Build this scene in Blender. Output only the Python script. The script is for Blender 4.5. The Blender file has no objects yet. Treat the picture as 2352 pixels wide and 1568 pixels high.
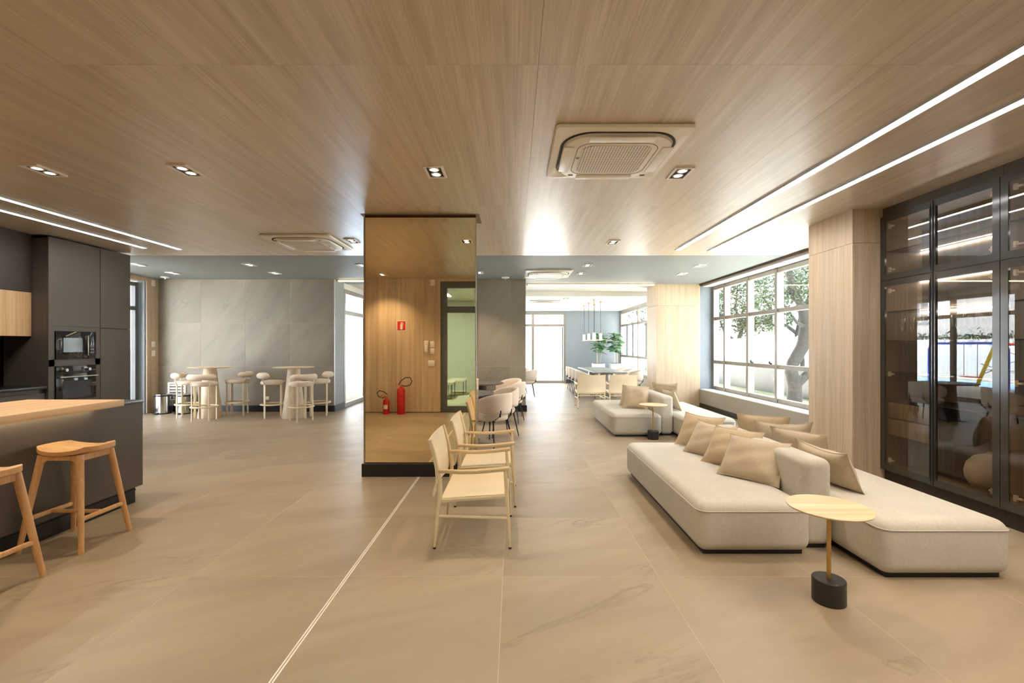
import bpy, bmesh, math, random
from mathutils import Vector, Matrix
random.seed(7)
PI = math.pi
S = bpy.context.scene
COL = S.collection

# ------------------------------------------------------------------ camera, world, sun, exposure
cam_d = bpy.data.cameras.new('camera')
cam_d.sensor_fit = 'HORIZONTAL'; cam_d.sensor_width = 36.0
cam_d.lens = 36.0 * 1050 / 2352
cam_d.shift_x = -4 / 2352; cam_d.shift_y = 9 / 2352
cam_d.clip_start = 0.05; cam_d.clip_end = 300
CAM = bpy.data.objects.new('camera', cam_d); COL.objects.link(CAM)
CAM.location = (0, 0, 1.485); CAM.rotation_euler = (PI / 2, 0, 0)
S.camera = CAM

SUN_DIR = Vector((0.33, 0.24, 1.0)).normalized()
W = bpy.data.worlds.new('sky'); S.world = W; W.use_nodes = True
wn = W.node_tree.nodes; wl = W.node_tree.links
wn.clear()
w_out = wn.new('ShaderNodeOutputWorld'); w_bg = wn.new('ShaderNodeBackground'); w_sky = wn.new('ShaderNodeTexSky')
w_sky.sky_type = 'HOSEK_WILKIE'; w_sky.turbidity = 5.0; w_sky.ground_albedo = 0.5
w_sky.sun_direction = SUN_DIR
w_mix = wn.new('ShaderNodeMix'); w_mix.data_type = 'RGBA'; w_mix.inputs[0].default_value = 0.55
w_mix.inputs[7].default_value = (0.95, 0.97, 1.0, 1)
wl.new(w_sky.outputs[0], w_mix.inputs[6]); wl.new(w_mix.outputs[2], w_bg.inputs[0])
w_bg.inputs[1].default_value = 7.4
wl.new(w_bg.outputs[0], w_out.inputs[0])

sun_d = bpy.data.lights.new('sun', 'SUN'); sun_d.energy = 23.5; sun_d.angle = 0.009; sun_d.color = (1.0, 0.96, 0.90)
SUN = bpy.data.objects.new('sun', sun_d); COL.objects.link(SUN)
SUN.rotation_euler = SUN_DIR.to_track_quat('Z', 'Y').to_euler(); SUN.location = (6, 6, 20)

WARM = (1.0, 0.81, 0.58)
DOWN_W = 43.0        # watts of each twin downlight
STRIP_E = 13.0        # emission of the ceiling light lines
COVE_E = 7.0
vs = S.view_settings
vs.view_transform = 'Standard'; vs.look = 'None'; vs.gamma = 1.0; vs.use_curve_mapping = False
vs.exposure = 1.3
S.cycles.max_bounces = 10; S.cycles.diffuse_bounces = 5; S.cycles.glossy_bounces = 6
S.cycles.transparent_max_bounces = 24; S.cycles.transmission_bounces = 6
S.cycles.sample_clamp_indirect = 6.0; S.cycles.caustics_reflective = False; S.cycles.caustics_refractive = False

CEIL = 2.97

# ------------------------------------------------------------------ materials
MATS = {}
def srgb(r, g, b):
    f = lambda c: (c / 255 / 12.92) if c / 255 <= 0.04045 else ((c / 255 + 0.055) / 1.055) ** 2.4
    return (f(r), f(g), f(b), 1)

def new_mat(name):
    m = bpy.data.materials.new(name); m.use_nodes = True
    nt = m.node_tree; nt.nodes.clear()
    out = nt.nodes.new('ShaderNodeOutputMaterial')
    MATS[name] = m
    return m, nt, out

def principled(nt, out, col, rough=0.5, metal=0.0, spec=0.5, **kw):
    p = nt.nodes.new('ShaderNodeBsdfPrincipled')
    p.inputs['Base Color'].default_value = col
    p.inputs['Roughness'].default_value = rough
    p.inputs['Metallic'].default_value = metal
    p.inputs['Specular IOR Level'].default_value = spec
    for k, v in kw.items():
        p.inputs[k.replace('_', ' ')].default_value = v
    nt.links.new(p.outputs[0], out.inputs[0])
    return p

def coords(nt, scale=(1, 1, 1), rand=0.0):
    tc = nt.nodes.new('ShaderNodeTexCoord'); src = tc.outputs['Object']
    if rand:
        oi = nt.nodes.new('ShaderNodeObjectInfo')
        mu = nt.nodes.new('ShaderNodeMath'); mu.operation = 'MULTIPLY'; mu.inputs[1].default_value = rand
        nt.links.new(oi.outputs['Random'], mu.inputs[0])
        ad = nt.nodes.new('ShaderNodeVectorMath'); ad.operation = 'ADD'
        nt.links.new(src, ad.inputs[0]); nt.links.new(mu.outputs[0], ad.inputs[1]); src = ad.outputs[0]
    mp = nt.nodes.new('ShaderNodeMapping'); mp.inputs['Scale'].default_value = scale
    nt.links.new(src, mp.inputs[0])
    return mp.outputs[0], src

def noise(nt, vec, scale, detail=4, rough=0.5, dist=0.0):
    n = nt.nodes.new('ShaderNodeTexNoise'); n.inputs['Scale'].default_value = scale
    n.inputs['Detail'].default_value = detail; n.inputs['Roughness'].default_value = rough
    n.inputs['Distortion'].default_value = dist
    nt.links.new(vec, n.inputs['Vector'])
    return n.outputs[0]

def ramp(nt, fac, stops):
    r = nt.nodes.new('ShaderNodeValToRGB'); e = r.color_ramp.elements
    e[0].position, e[0].color = stops[0]; e[1].position, e[1].color = stops[-1]
    for pos, c in stops[1:-1]:
        k = e.new(pos); k.color = c
    nt.links.new(fac, r.inputs[0])
    return r.outputs[0]

def mixc(nt, fac, a, b, mode='MIX'):
    m = nt.nodes.new('ShaderNodeMix'); m.data_type = 'RGBA'; m.blend_type = mode
    for sock, v in ((m.inputs[0], fac), (m.inputs[6], a), (m.inputs[7], b)):
        if hasattr(v, 'is_linked'): nt.links.new(v, sock)
        else: sock.default_value = v
    return m.outputs[2]

def bump(nt, p, h, strength, dist=0.01):
    b = nt.nodes.new('ShaderNodeBump'); b.inputs['Strength'].default_value = strength; b.inputs['Distance'].default_value = dist
    nt.links.new(h, b.inputs['Height']); nt.links.new(b.outputs[0], p.inputs['Normal'])

def plain(name, rgb, rough=0.5, metal=0.0, spec=0.5, var=0.06, nscale=6.0, bmp=0.0, bscale=200.0, **kw):
    """a plain finish with slight mottling and optional fine relief"""
    m, nt, out = new_mat(name)
    c = srgb(*rgb)
    p = principled(nt, out, c, rough, metal, spec, **kw)
    v, _ = coords(nt)
    n = noise(nt, v, nscale, 3)
    lo = tuple(x * (1 - var) for x in c[:3]) + (1,); hi = tuple(min(1, x * (1 + var)) for x in c[:3]) + (1,)
    nt.links.new(ramp(nt, n, [(0.3, lo), (0.7, hi)]), p.inputs['Base Color'])
    if bmp:
        bump(nt, p, noise(nt, v, bscale, 2), bmp, 0.002)
    return m

def wood(name, dark, mid, light, axis='z', rough=0.45, strip=0.0, strip_axis='x', strip_amt=0.12, spec=0.5, rand=7.0, coat=0.0, scale=1.0):
    """straight grained laminate: grain along axis, optional narrow staves of slightly different tone"""
    m, nt, out = new_mat(name)
    p = principled(nt, out, srgb(*mid), rough, 0, spec)
    if coat:
        p.inputs['Coat Weight'].default_value = coat; p.inputs['Coat Roughness'].default_value = 0.40
    sc = {'x': (0.35, 9, 9), 'y': (9, 0.35, 9), 'z': (9, 9, 0.35)}[axis]
    v, src = coords(nt, tuple(s * scale for s in sc), rand)
    n1 = noise(nt, v, 1.6, 5, 0.55, 0.4)
    c1 = ramp(nt, n1, [(0.28, srgb(*dark)), (0.5, srgb(*mid)), (0.74, srgb(*light))])
    sc2 = {'x': (1.2, 70, 70), 'y': (70, 1.2, 70), 'z': (70, 70, 1.2)}[axis]
    v2, _ = coords(nt, tuple(s * scale for s in sc2), rand)
    n2 = noise(nt, v2, 1.5, 3, 0.6)
    c2 = ramp(nt, n2, [(0.3, (0.86, 0.84, 0.82, 1)), (0.7, (1.06, 1.06, 1.06, 1))])
    c = mixc(nt, 1.0, c1, c2, 'MULTIPLY')
    if strip:
        sp = nt.nodes.new('ShaderNodeSeparateXYZ'); nt.links.new(src, sp.inputs[0])
        d = nt.nodes.new('ShaderNodeMath'); d.operation = 'DIVIDE'; d.inputs[1].default_value = strip
        nt.links.new(sp.outputs[strip_axis.upper()], d.inputs[0])
        fl = nt.nodes.new('ShaderNodeMath'); fl.operation = 'FLOOR'; nt.links.new(d.outputs[0], fl.inputs[0])
        wn_ = nt.nodes.new('ShaderNodeTexWhiteNoise'); wn_.noise_dimensions = '1D'; nt.links.new(fl.outputs[0], wn_.inputs['W'])
        c3 = ramp(nt, wn_.outputs['Value'], [(0.0, (1 - strip_amt,) * 3 + (1,)), (1.0, (1 + strip_amt * 0.5,) * 3 + (1,))])
        c = mixc(nt, 1.0, c, c3, 'MULTIPLY')
    nt.links.new(c, p.inputs['Base Color'])
    return m

def stone(name, base, dark, light, rough=0.35, vein=0.35, rand=40.0, spec=0.5, rot=(0, 0, 0.45), stretch=(0.55, 1.9, 1.0)):
    """large format porcelain with soft clouds and thin slanting veins"""
    m, nt, out = new_mat(name)
    p = principled(nt, out, srgb(*base), rough, 0, spec)
    v0, _ = coords(nt, (1, 1, 1), rand)
    mp = nt.nodes.new('ShaderNodeMapping'); mp.vector_type = 'TEXTURE'; mp.inputs['Rotation'].default_value = rot; mp.inputs['Scale'].default_value = tuple(1 / q for q in stretch)
    nt.links.new(v0, mp.inputs[0]); v = mp.outputs[0]
    n1 = noise(nt, v, 0.9, 7, 0.62, 0.5)
    c1 = ramp(nt, n1, [(0.25, srgb(*dark)), (0.5, srgb(*base)), (0.78, srgb(*light))])
    n2 = noise(nt, v, 1.0, 6, 0.6, 0.5)
    ve = ramp(nt, n2, [(0.482, (0, 0, 0, 1)), (0.5, (1, 1, 1, 1)), (0.512, (0, 0, 0, 1))])
    n3 = noise(nt, v, 1.1, 2)
    msk = ramp(nt, n3, [(0.48, (0, 0, 0, 1)), (0.68, (vein,) * 3 + (1,))])
    f = mixc(nt, 1.0, ve, msk, 'MULTIPLY')
    c = mixc(nt, f, c1, srgb(*[max(0, x - 46) for x in base]))
    nt.links.new(c, p.inputs['Base Color'])
    nr = noise(nt, v, 5, 4)
    rr = nt.nodes.new('ShaderNodeMapRange'); rr.inputs[3].default_value = rough * 0.85; rr.inputs[4].default_value = rough * 1.2
    nt.links.new(nr, rr.inputs[0]); nt.links.new(rr.outputs[0], p.inputs['Roughness'])
    return m

def fabric(name, rgb, rough=0.95, weave=420.0, strength=0.25, var=0.07):
    m, nt, out = new_mat(name)
    c = srgb(*rgb)
    p = principled(nt, out, c, rough, 0, 0.15)
    p.inputs['Sheen Weight'].default_value = 0.25
    v, _ = coords(nt)
    n = noise(nt, v, 60, 3, 0.7)
    n0 = noise(nt, v, 3.0, 2)
    lo = tuple(x * (1 - var) for x in c[:3]) + (1,); hi = tuple(min(1, x * (1 + var)) for x in c[:3]) + (1,)
    a = ramp(nt, n, [(0.3, lo), (0.7, hi)])
    b = ramp(nt, n0, [(0.3, (0.95, 0.95, 0.95, 1)), (0.7, (1.03, 1.03, 1.03, 1))])
    nt.links.new(mixc(nt, 1.0, a, b, 'MULTIPLY'), p.inputs['Base Color'])
    bump(nt, p, noise(nt, v, weave, 2), strength, 0.002)
    return m

def glassy(name, tint, ior=1.45, rough=0.0, refl=(1, 1, 1, 1)):
    """thin pane: clear or tinted transmission, Fresnel reflection"""
    m, nt, out = new_mat(name)
    t = nt.nodes.new('ShaderNodeBsdfTransparent'); t.inputs[0].default_value = tint
    g = nt.nodes.new('ShaderNodeBsdfGlossy'); g.inputs['Roughness'].default_value = rough; g.inputs[0].default_value = refl
    f = nt.nodes.new('ShaderNodeFresnel'); f.inputs[0].default_value = ior
    mx = nt.nodes.new('ShaderNodeMixShader')
    ge = nt.nodes.new('ShaderNodeNewGeometry')
    iv = nt.nodes.new('ShaderNodeMath'); iv.operation = 'SUBTRACT'; iv.inputs[0].default_value = 1.0
    ml = nt.nodes.new('ShaderNodeMath'); ml.operation = 'MULTIPLY'
    nt.links.new(ge.outputs['Backfacing'], iv.inputs[1]); nt.links.new(f.outputs[0], ml.inputs[0]); nt.links.new(iv.outputs[0], ml.inputs[1])
    nt.links.new(ml.outputs[0], mx.inputs[0]); nt.links.new(t.outputs[0], mx.inputs[1]); nt.links.new(g.outputs[0], mx.inputs[2])
    nt.links.new(mx.outputs[0], out.inputs[0])
    return m

def emit(name, rgb, strength):
    m, nt, out = new_mat(name)
    e = nt.nodes.new('ShaderNodeEmission'); e.inputs[0].default_value = tuple(rgb) + (1,); e.inputs[1].default_value = strength
    nt.links.new(e.outputs[0], out.inputs[0])
    return m

M = MATS
wood('wood_ceiling', (196, 179, 158), (212, 197, 178), (224, 212, 196), 'y', 0.34, 0.22, 'x', 0.05, 0.5, coat=0.9)
wood('wood_wall', (194, 170, 140), (209, 187, 158), (220, 203, 178), 'z', 0.5, 0.19, 'x', 0.10)
wood('wood_wall_side', (194, 170, 140), (209, 187, 158), (220, 203, 178), 'z', 0.5, 0.19, 'y', 0.10)
wood('wood_slab', (190, 152, 106), (212, 176, 128), (226, 196, 152), 'y', 0.45)
wood('wood_stool', (196, 146, 96), (214, 168, 116), (226, 188, 140), 'z', 0.42, rand=3)
wood('wood_stool_seat', (196, 146, 96), (216, 172, 120), (228, 190, 142), 'x', 0.42, rand=3)
wood('wood_cupboard', (190, 150, 104), (212, 174, 128), (222, 190, 146), 'z', 0.5, 0.12, 'y', 0.08)
wood('wood_inner', (118, 104, 84), (136, 121, 98), (150, 135, 111), 'z', 0.5)
wood('wood_table', (206, 176, 134), (222, 196, 156), (232, 212, 178), 'x', 0.45)
wood('wood_pale', (206, 188, 162), (220, 204, 180), (230, 218, 198), 'z', 0.5)
wood('wood_arm', (202, 172, 130), (216, 190, 150), (226, 204, 170), 'x', 0.45)
stone('floor_stone', (155, 140, 118), (139, 124, 102), (170, 155, 132), 0.44, 0.5)
stone('wall_stone', (135, 127, 113), (120, 112, 98), (149, 141, 127), 0.5, 0.5, rot=(0, -0.95, 0), stretch=(0.6, 1.0, 2.0))
plain('grout', (178, 165, 145), 0.8)
plain('joint_strip', (236, 232, 226), 0.6)
plain('grout_wall', (176, 168, 156), 0.8)
plain('grey_paint', (134, 140, 140), 0.6, nscale=1.5, var=0.03)
plain('white_paint', (236, 235, 231), 0.7, nscale=1.5, var=0.02)
plain('blue_grey_paint', (142, 152, 162), 0.7, nscale=1.5, var=0.03)
plain('taupe_paint', (176, 171, 160), 0.7, nscale=1.5, var=0.03)
plain('black_board', (24, 23, 23), 0.35)
plain('shadow_gap', (70, 46, 26), 0.7)
plain('wood_reveal', (140, 112, 80), 0.6)
plain('graphite', (84, 76, 68), 0.42, nscale=2)
plain('graphite_dark', (58, 50, 43), 0.5, nscale=2)
plain('black_stone', (34, 34, 35), 0.25, nscale=40, var=0.3)
plain('black_glass', (16, 18, 24), 0.06, spec=0.8)
plain('oven_glass', (26, 30, 40), 0.08, spec=0.8)
plain('frame_glass', (66, 62, 56), 0.12, spec=0.6)
plain('steel', (205, 205, 205), 0.16, 1.0)
plain('hinge_metal', (226, 220, 206), 0.35, 0.2)
plain('brushed_steel', (190, 186, 178), 0.3, 1.0)
plain('alu_frame', (150, 143, 134), 0.4, 0.25)
plain('alu_dark', (92, 94, 96), 0.4, 0.2)
plain('alu_light', (190, 190, 188), 0.35, 0.3)
plain('white_plastic', (248, 247, 243), 0.4, var=0.02)
plain('off_white_plastic', (244, 240, 232), 0.4, var=0.02)
plain('dark_slot', (42, 36, 30), 0.6)
plain('cream_metal', (222, 202, 164), 0.4)
plain('cream_metal_pale', (226, 210, 178), 0.4)
plain('brass', (196, 162, 100), 0.35, 0.7)
plain('black_metal', (34, 34, 36), 0.4, 0.3)
plain('base_black', (40, 38, 37), 0.35)
plain('table_dark', (92, 87, 84), 0.4)
plain('table_grey', (136, 140, 138), 0.3)
plain('red_paint', (196, 30, 28), 0.3)
plain('sign_red', (206, 42, 36), 0.5)
plain('label_white', (232, 228, 220), 0.5)
plain('black_rubber', (26, 24, 24), 0.5)
plain('ceramic', (176, 166, 150), 0.7, nscale=8, var=0.10, bmp=0.2, bscale=60)
plain('planter_white', (240, 240, 236), 0.5, var=0.02)
plain('soil', (70, 52, 40), 0.95)
plain('bark', (48, 46, 42), 0.9, nscale=14, var=0.3, bmp=0.6, bscale=30)
plain('stem_pale', (190, 176, 146), 0.7)
plain('paving', (222, 220, 214), 0.85, nscale=2, var=0.05)
plain('concrete', (88, 88, 86), 0.85, nscale=2, var=0.06)
plain('building_white', (205, 206, 206), 0.8, nscale=1, var=0.03)
plain('pane_dark', (96, 108, 120), 0.2)
plain('concrete_pale', (214, 214, 210), 0.85)
plain('rough_render', (140, 136, 126), 0.95, nscale=10, var=0.15, bmp=0.8, bscale=25)
plain('lawn', (96, 108, 78), 0.95, nscale=12, var=0.25)
plain('play_blue', (48, 70, 190), 0.4)
plain('play_yellow', (240, 196, 40), 0.4)
plain('play_red', (206, 62, 44), 0.4)
plain('play_mat', (120, 160, 196), 0.8)
plain('rope', (214, 210, 190), 0.9)
fabric('sofa_fabric', (194, 190, 178))
fabric('cushion_fabric', (192, 176, 151), strength=0.35)
fabric('cushion_fabric_warm', (192, 172, 142), strength=0.35)
fabric('boucle', (226, 212, 194), weave=160, strength=0.5)
fabric('leather_cream', (228, 210, 176), 0.6, 500, 0.1, 0.03)
fabric('leaf_green', (66, 128, 70), 0.45, 60, 0.2, 0.22)
fabric('foliage_green', (46, 66, 37), 0.7, 40, 0.2, 0.3)
glassy('window_glass', (0.97, 0.98, 0.98, 1), 1.40)
glassy('door_glass_green', (0.70, 0.88, 0.88, 1), 1.45)
glassy('smoked_glass', (0.86, 0.81, 0.75, 1), 1.85)
glassy('smoked_frame_glass', (0.10, 0.09, 0.08, 1), 1.55)
glassy('shelf_glass', (0.45, 0.46, 0.45, 1), 1.6)
glassy('crystal', (0.93, 0.94, 0.93, 1), 2.1)
glassy('edge_glass', (0.8, 0.85, 0.8, 1), 1.5)
emit('strip_light', (1.0, 0.97, 0.95), STRIP_E)
emit('shelf_light', (0.96, 0.95, 1.0), 8.0)
emit('cove_light', (1.0, 0.82, 0.52), COVE_E)
emit('lobby_light', (1.0, 0.97, 0.92), 60.0)
emit('lamp_glow', (1.0, 0.93, 0.86), 5.0)
emit('pendant_glow', (1.0, 0.90, 0.74), 3.0)

def mirror_mat():
    m, nt, out = new_mat('bronze_mirror')
    p = principled(nt, out, (0.88, 0.73, 0.49, 1), 0.015, 1.0)
mirror_mat()

def grille_mat():
    """off white plastic with rows of dark perforations"""
    m, nt, out = new_mat('perforated_grille')
    p = principled(nt, out, srgb(240, 234, 224), 0.5)
    tc = nt.nodes.new('ShaderNodeTexCoord')
    mp = nt.nodes.new('ShaderNodeMapping'); mp.inputs['Scale'].default_value = (1 / 0.021,) * 3
    nt.links.new(tc.outputs['Object'], mp.inputs[0])
    fr = nt.nodes.new('ShaderNodeVectorMath'); fr.operation = 'FRACTION'; nt.links.new(mp.outputs[0], fr.inputs[0])
    sb = nt.nodes.new('ShaderNodeVectorMath'); sb.operation = 'SUBTRACT'; sb.inputs[1].default_value = (0.5, 0.5, 0.5); nt.links.new(fr.outputs[0], sb.inputs[0])
    ml = nt.nodes.new('ShaderNodeVectorMath'); ml.operation = 'MULTIPLY'; ml.inputs[1].default_value = (1, 1, 0); nt.links.new(sb.outputs[0], ml.inputs[0])
    ln = nt.nodes.new('ShaderNodeVectorMath'); ln.operation = 'LENGTH'; nt.links.new(ml.outputs[0], ln.inputs[0])
    c = ramp(nt, ln.outputs['Value'], [(0.30, srgb(118, 104, 90)), (0.36, srgb(240, 234, 224))])
    nt.links.new(c, p.inputs['Base Color'])
grille_mat()

# ------------------------------------------------------------------ mesh helpers
def bm_new(): return bmesh.new()

def add_box(bm, lo, hi, bev=0.0, seg=2, mtx=None):
    lo = Vector(lo); hi = Vector(hi); c = (lo + hi) / 2; d = hi - lo
    r = bmesh.ops.create_cube(bm, size=1.0)
    vs_ = r['verts']
    for v in vs_: v.co = Vector((v.co.x * d.x, v.co.y * d.y, v.co.z * d.z)) + c
    if bev > 0:
        es = list({e for v in vs_ for e in v.link_edges})
        r2 = bmesh.ops.bevel(bm, geom=es, offset=bev, segments=seg, profile=0.5, affect='EDGES')
        vs_ = list({v for f in r2['faces'] for v in f.verts} | {v for v in vs_ if v.is_valid})
    if mtx is not None:
        for v in vs_: v.co = mtx @ v.co
    return bm

def frame_of(d):
    d = d.normalized()
    up = Vector((0, 0, 1)) if abs(d.z) < 0.95 else Vector((1, 0, 0))
    a = d.cross(up).normalized(); b = a.cross(d).normalized()
    return a, b

def add_tube(bm, pts, rad, n=10, cap=True, closed=False, flat=None):
    """round (or flattened) bar through points; rad number or per point list"""
    pts = [Vector(p) for p in pts]
    if not hasattr(rad, '__len__'): rad = [rad] * len(pts)
    rings = []; N = len(pts); a_prev = None
    for i, p in enumerate(pts):
        if closed: d = pts[(i + 1) % N] - pts[i - 1]
        elif i == 0: d = pts[1] - p
        elif i == N - 1: d = p - pts[-2]
        else: d = (pts[i + 1] - p).normalized() + (p - pts[i - 1]).normalized()
        a, b = frame_of(d)
        if a_prev is not None:
            dn = d.normalized(); a2 = (a_prev - dn * a_prev.dot(dn))
            if a2.length > 1e-5: a = a2.normalized(); b = a.cross(dn).normalized()
        a_prev = a
        fa, fb = flat if flat else (1, 1)
        rings.append([bm.verts.new(p + a * (math.cos(2 * PI * k / n) * rad[i] * fa) + b * (math.sin(2 * PI * k / n) * rad[i] * fb)) for k in range(n)])
    M_ = N if closed else N - 1
    for i in range(M_):
        r0, r1 = rings[i], rings[(i + 1) % N]
        for k in range(n):
            bm.faces.new((r0[k], r0[(k + 1) % n], r1[(k + 1) % n], r1[k]))
    if cap and not closed:
        bm.faces.new(rings[0][::-1]); bm.faces.new(rings[-1])
    return bm

def add_bar(bm, p, q, w, h, w2=None, h2=None, up=(0, 0, 1), bev=0.0):
    """rectangular bar from p to q; w across, h along 'up'"""
    p = Vector(p); q = Vector(q); d = (q - p).normalized(); up = Vector(up)
    if abs(d.dot(up)) > 0.95: up = Vector((0, 1, 0))
    a = d.cross(up).normalized(); b = a.cross(d).normalized()
    w2 = w if w2 is None else w2; h2 = h if h2 is None else h2
    r = []
    for c, ww, hh in ((p, w, h), (q, w2, h2)):
        r.append([bm.verts.new(c + a * (sx * ww / 2) + b * (sy * hh / 2)) for sx, sy in ((-1, -1), (1, -1), (1, 1), (-1, 1))])
    fs = [bm.faces.new((r[0][k], r[0][(k + 1) % 4], r[1][(k + 1) % 4], r[1][k])) for k in range(4)]
    fs += [bm.faces.new(r[0][::-1]), bm.faces.new(r[1])]
    if bev:
        es = list({e for f in fs for e in f.edges})
        bmesh.ops.bevel(bm, geom=es, offset=bev, segments=2, profile=0.5, affect='EDGES')
    return bm

def add_lathe(bm, prof, n=32, c=(0, 0, 0), cap=True, sx=1.0, sy=1.0):
    """profile of (radius, z) turned about the vertical through c"""
    c = Vector(c); rings = []
    for r, z in prof:
        r = max(r, 1e-4)
        rings.append([bm.verts.new(c + Vector((math.cos(2 * PI * k / n) * r * sx, math.sin(2 * PI * k / n) * r * sy, z))) for k in range(n)])
    for i in range(len(rings) - 1):
        for k in range(n):
            bm.faces.new((rings[i][k], rings[i][(k + 1) % n], rings[i + 1][(k + 1) % n], rings[i + 1][k]))
    if cap:
        bm.faces.new(rings[0][::-1]); bm.faces.new(rings[-1])
    return bm

def rrect(w, h, r, seg=6, cx=0, cy=0):
    pts = []
    for sx, sy, a0 in ((1, 1, 0), (-1, 1, 90), (-1, -1, 180), (1, -1, 270)):
        for k in range(seg + 1):
            a = math.radians(a0 + 90 * k / seg)
            pts.append((cx + sx * (w / 2 - r) + r * math.cos(a), cy + sy * (h / 2 - r) + r * math.sin(a)))
    return pts

def add_prism(bm, pts, z0, z1, mtx=None):
    lo = [bm.verts.new((x, y, z0)) for x, y in pts]; hi = [bm.verts.new((x, y, z1)) for x, y in pts]
    n = len(pts)
    bm.faces.new(lo[::-1]); bm.faces.new(hi)
    for k in range(n): bm.faces.new((lo[k], lo[(k + 1) % n], hi[(k + 1) % n], hi[k]))
    if mtx is not None:
        for v in lo + hi: v.co = mtx @ v.co
    return bm

def add_ring_prism(bm, outer, inner, z0, z1):
    n = len(outer)
    vs_ = [[bm.verts.new((x, y, z)) for x, y in P] for P, z in ((outer, z0), (outer, z1), (inner, z1), (inner, z0))]
    for i in range(4):
        a, b = vs_[i], vs_[(i + 1) % 4]
        for k in range(n): bm.faces.new((a[k], a[(k + 1) % n], b[(k + 1) % n], b[k]))
    return bm

def finish(bm, name, ang=35):
    bmesh.ops.recalc_face_normals(bm, faces=bm.faces)
    lim = math.radians(ang)
    for f in bm.faces: f.smooth = True
    for e in bm.edges:
        if len(e.link_faces) == 2:
            if e.calc_face_angle(0) > lim: e.smooth = False
    me = bpy.data.meshes.new(name); bm.to_mesh(me); bm.free()
    return me

def obj(name, bm, mat, parent=None, ang=35):
    me = finish(bm, name, ang)
    me.materials.append(M[mat])
    o = bpy.data.objects.new(name, me); COL.objects.link(o)
    if parent: o.parent = parent
    return o

def box(name, lo, hi, mat, parent=None, bev=0.0, seg=2):
    return obj(name, add_box(bm_new(), lo, hi, bev, seg), mat, parent)

def tag(o, label, cat, group=None):
    o['label'] = label; o['category'] = cat
    if group: o['group'] = group
    return o

def thing(name, label, cat, loc=(0, 0, 0), rz=0.0, group=None):
    o = bpy.data.objects.new(name, None); COL.objects.link(o)
    o.empty_display_size = 0.1
    o.location = loc; o.rotation_euler = (0, 0, rz)
    return tag(o, label, cat, group)

def struct(o, label=None):
    o['kind'] = 'structure'
    if label: o['label'] = label
    return o

def sroot(name, label=None):
    o = bpy.data.objects.new(name, None); COL.objects.link(o)
    return struct(o, label)

def dup(root, loc, rz, label, group=None):
    r = root.copy(); COL.objects.link(r); r.location = loc; r.rotation_euler = (0, 0, rz); r['label'] = label
    if group: r['group'] = group
    for ch in list(root.children):
        c = ch.copy(); COL.objects.link(c); c.parent = r
        for g in list(ch.children):
            d = g.copy(); COL.objects.link(d); d.parent = c
    return r

def shared(name, mesh, loc, parent):
    o = bpy.data.objects.new(name, mesh); COL.objects.link(o); o.location = loc; o.parent = parent
    return o

# ------------------------------------------------------------------ the setting: floor
fl = struct(box('floor', (-8.4, -5.2, -0.12), (5.0, 18.2, -0.0006), 'grout'))
tile_me = finish(add_box(bm_new(), (-0.4985, -0.4985, -0.02), (0.4985, 0.4985, 0.0), 0.0012, 1), 'floor_tile'); tile_me.materials.append(M['floor_stone'])
TX0, TY0 = -1.07, 2.94
for i in range(-7, 6):
    for j in range(-3, 16):
        x = TX0 + i + 0.5; y = TY0 + j + 0.5
        if x > 4.9 or x < -8.3 or y > 18.0: continue
        if y > 10.6 and (x < -4.2 or x > 4.3): continue
        shared('tile', tile_me, (x, y, 0), fl)
struct(box('trim_1', (TX0 - 0.011, 0.3, -0.003), (TX0 - 0.004, 18.0, 0.0012), 'joint_strip'))
struct(box('trim_2', (TX0 + 0.004, 0.3, -0.003), (TX0 + 0.011, 18.0, 0.0012), 'joint_strip'))

# ceiling: wood panels in front, grey slab, white slab at the far end
cl = struct(box('ceiling', (-8.4, -5.2, CEIL + 0.02), (5.0, 11.06, CEIL + 0.22), 'shadow_gap'))
xs = [-8.4, -7.23, -5.39, -3.55, -1.71, 0.13, 1.97, 3.81, 5.0]; ys = [-5.2, -2.6, -0.1, 2.42, 4.87, 7.57]
for a, b in zip(xs[:-1], xs[1:]):
    for c, d in zip(ys[:-1], ys[1:]):
        w, h = b - a - 0.0012, d - c - 0.0012
        o = box('panel', (-w / 2, -h / 2, 0), (w / 2, h / 2, 0.02), 'wood_ceiling', cl, 0.0004, 1)
        o.location = ((a + b) / 2, (c + d) / 2, CEIL)
struct(box('ceiling_grey', (-8.4, 7.575, CEIL - 0.002), (5.0, 11.06, CEIL + 0.02), 'grey_paint'))
struct(box('ceiling_recess', (-4.2, 11.06, CEIL), (4.6, 12.6, CEIL + 0.2), 'white_paint'))
struct(box('ceiling_far', (-4.2, 12.6, 2.84), (4.6, 18.3, CEIL + 0.2), 'white_paint'))

# ------------------------------------------------------------------ stone clad walls
def stone_wall(name, x0, x1, y0, y1, joints, label):
    r = struct(box(name, (x0 + 0.004, y0 + 0.016, 0), (x1 - 0.004, y1, CEIL), 'grey_paint'), label)
    box('grout_bed', (x0 + 0.004, y0 + 0.0015, 0.12), (x1 - 0.004, y0 + 0.016, CEIL), 'grout_wall', r)
    zs = [0.0, 1.01, 1.985, CEIL]
    for a, b in zip(joints[:-1], joints[1:]):
        for c, d in zip(zs[:-1], zs[1:]):
            w, h = b - a - 0.003, d - c - 0.003
            o = box('tile', (-w / 2, -0.006, -h / 2), (w / 2, 0.006, h / 2), 'wall_stone', r, 0.001, 1)
            o.location = ((a + b) / 2, y0 + 0.006, (c + d) / 2)
    return r
stone_wall('wall_back', -7.97, -4.03, 10.26, 10.86, [-7.97, -7.02, -6.02, -5.02, -4.03], 'stone tiled wall behind the two bar tables')
stone_wall('wall_middle', -1.07, 0.27, 10.26, 11.06, [-1.07, -0.07, 0.27], 'stone tiled wall behind the mirror column')
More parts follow.
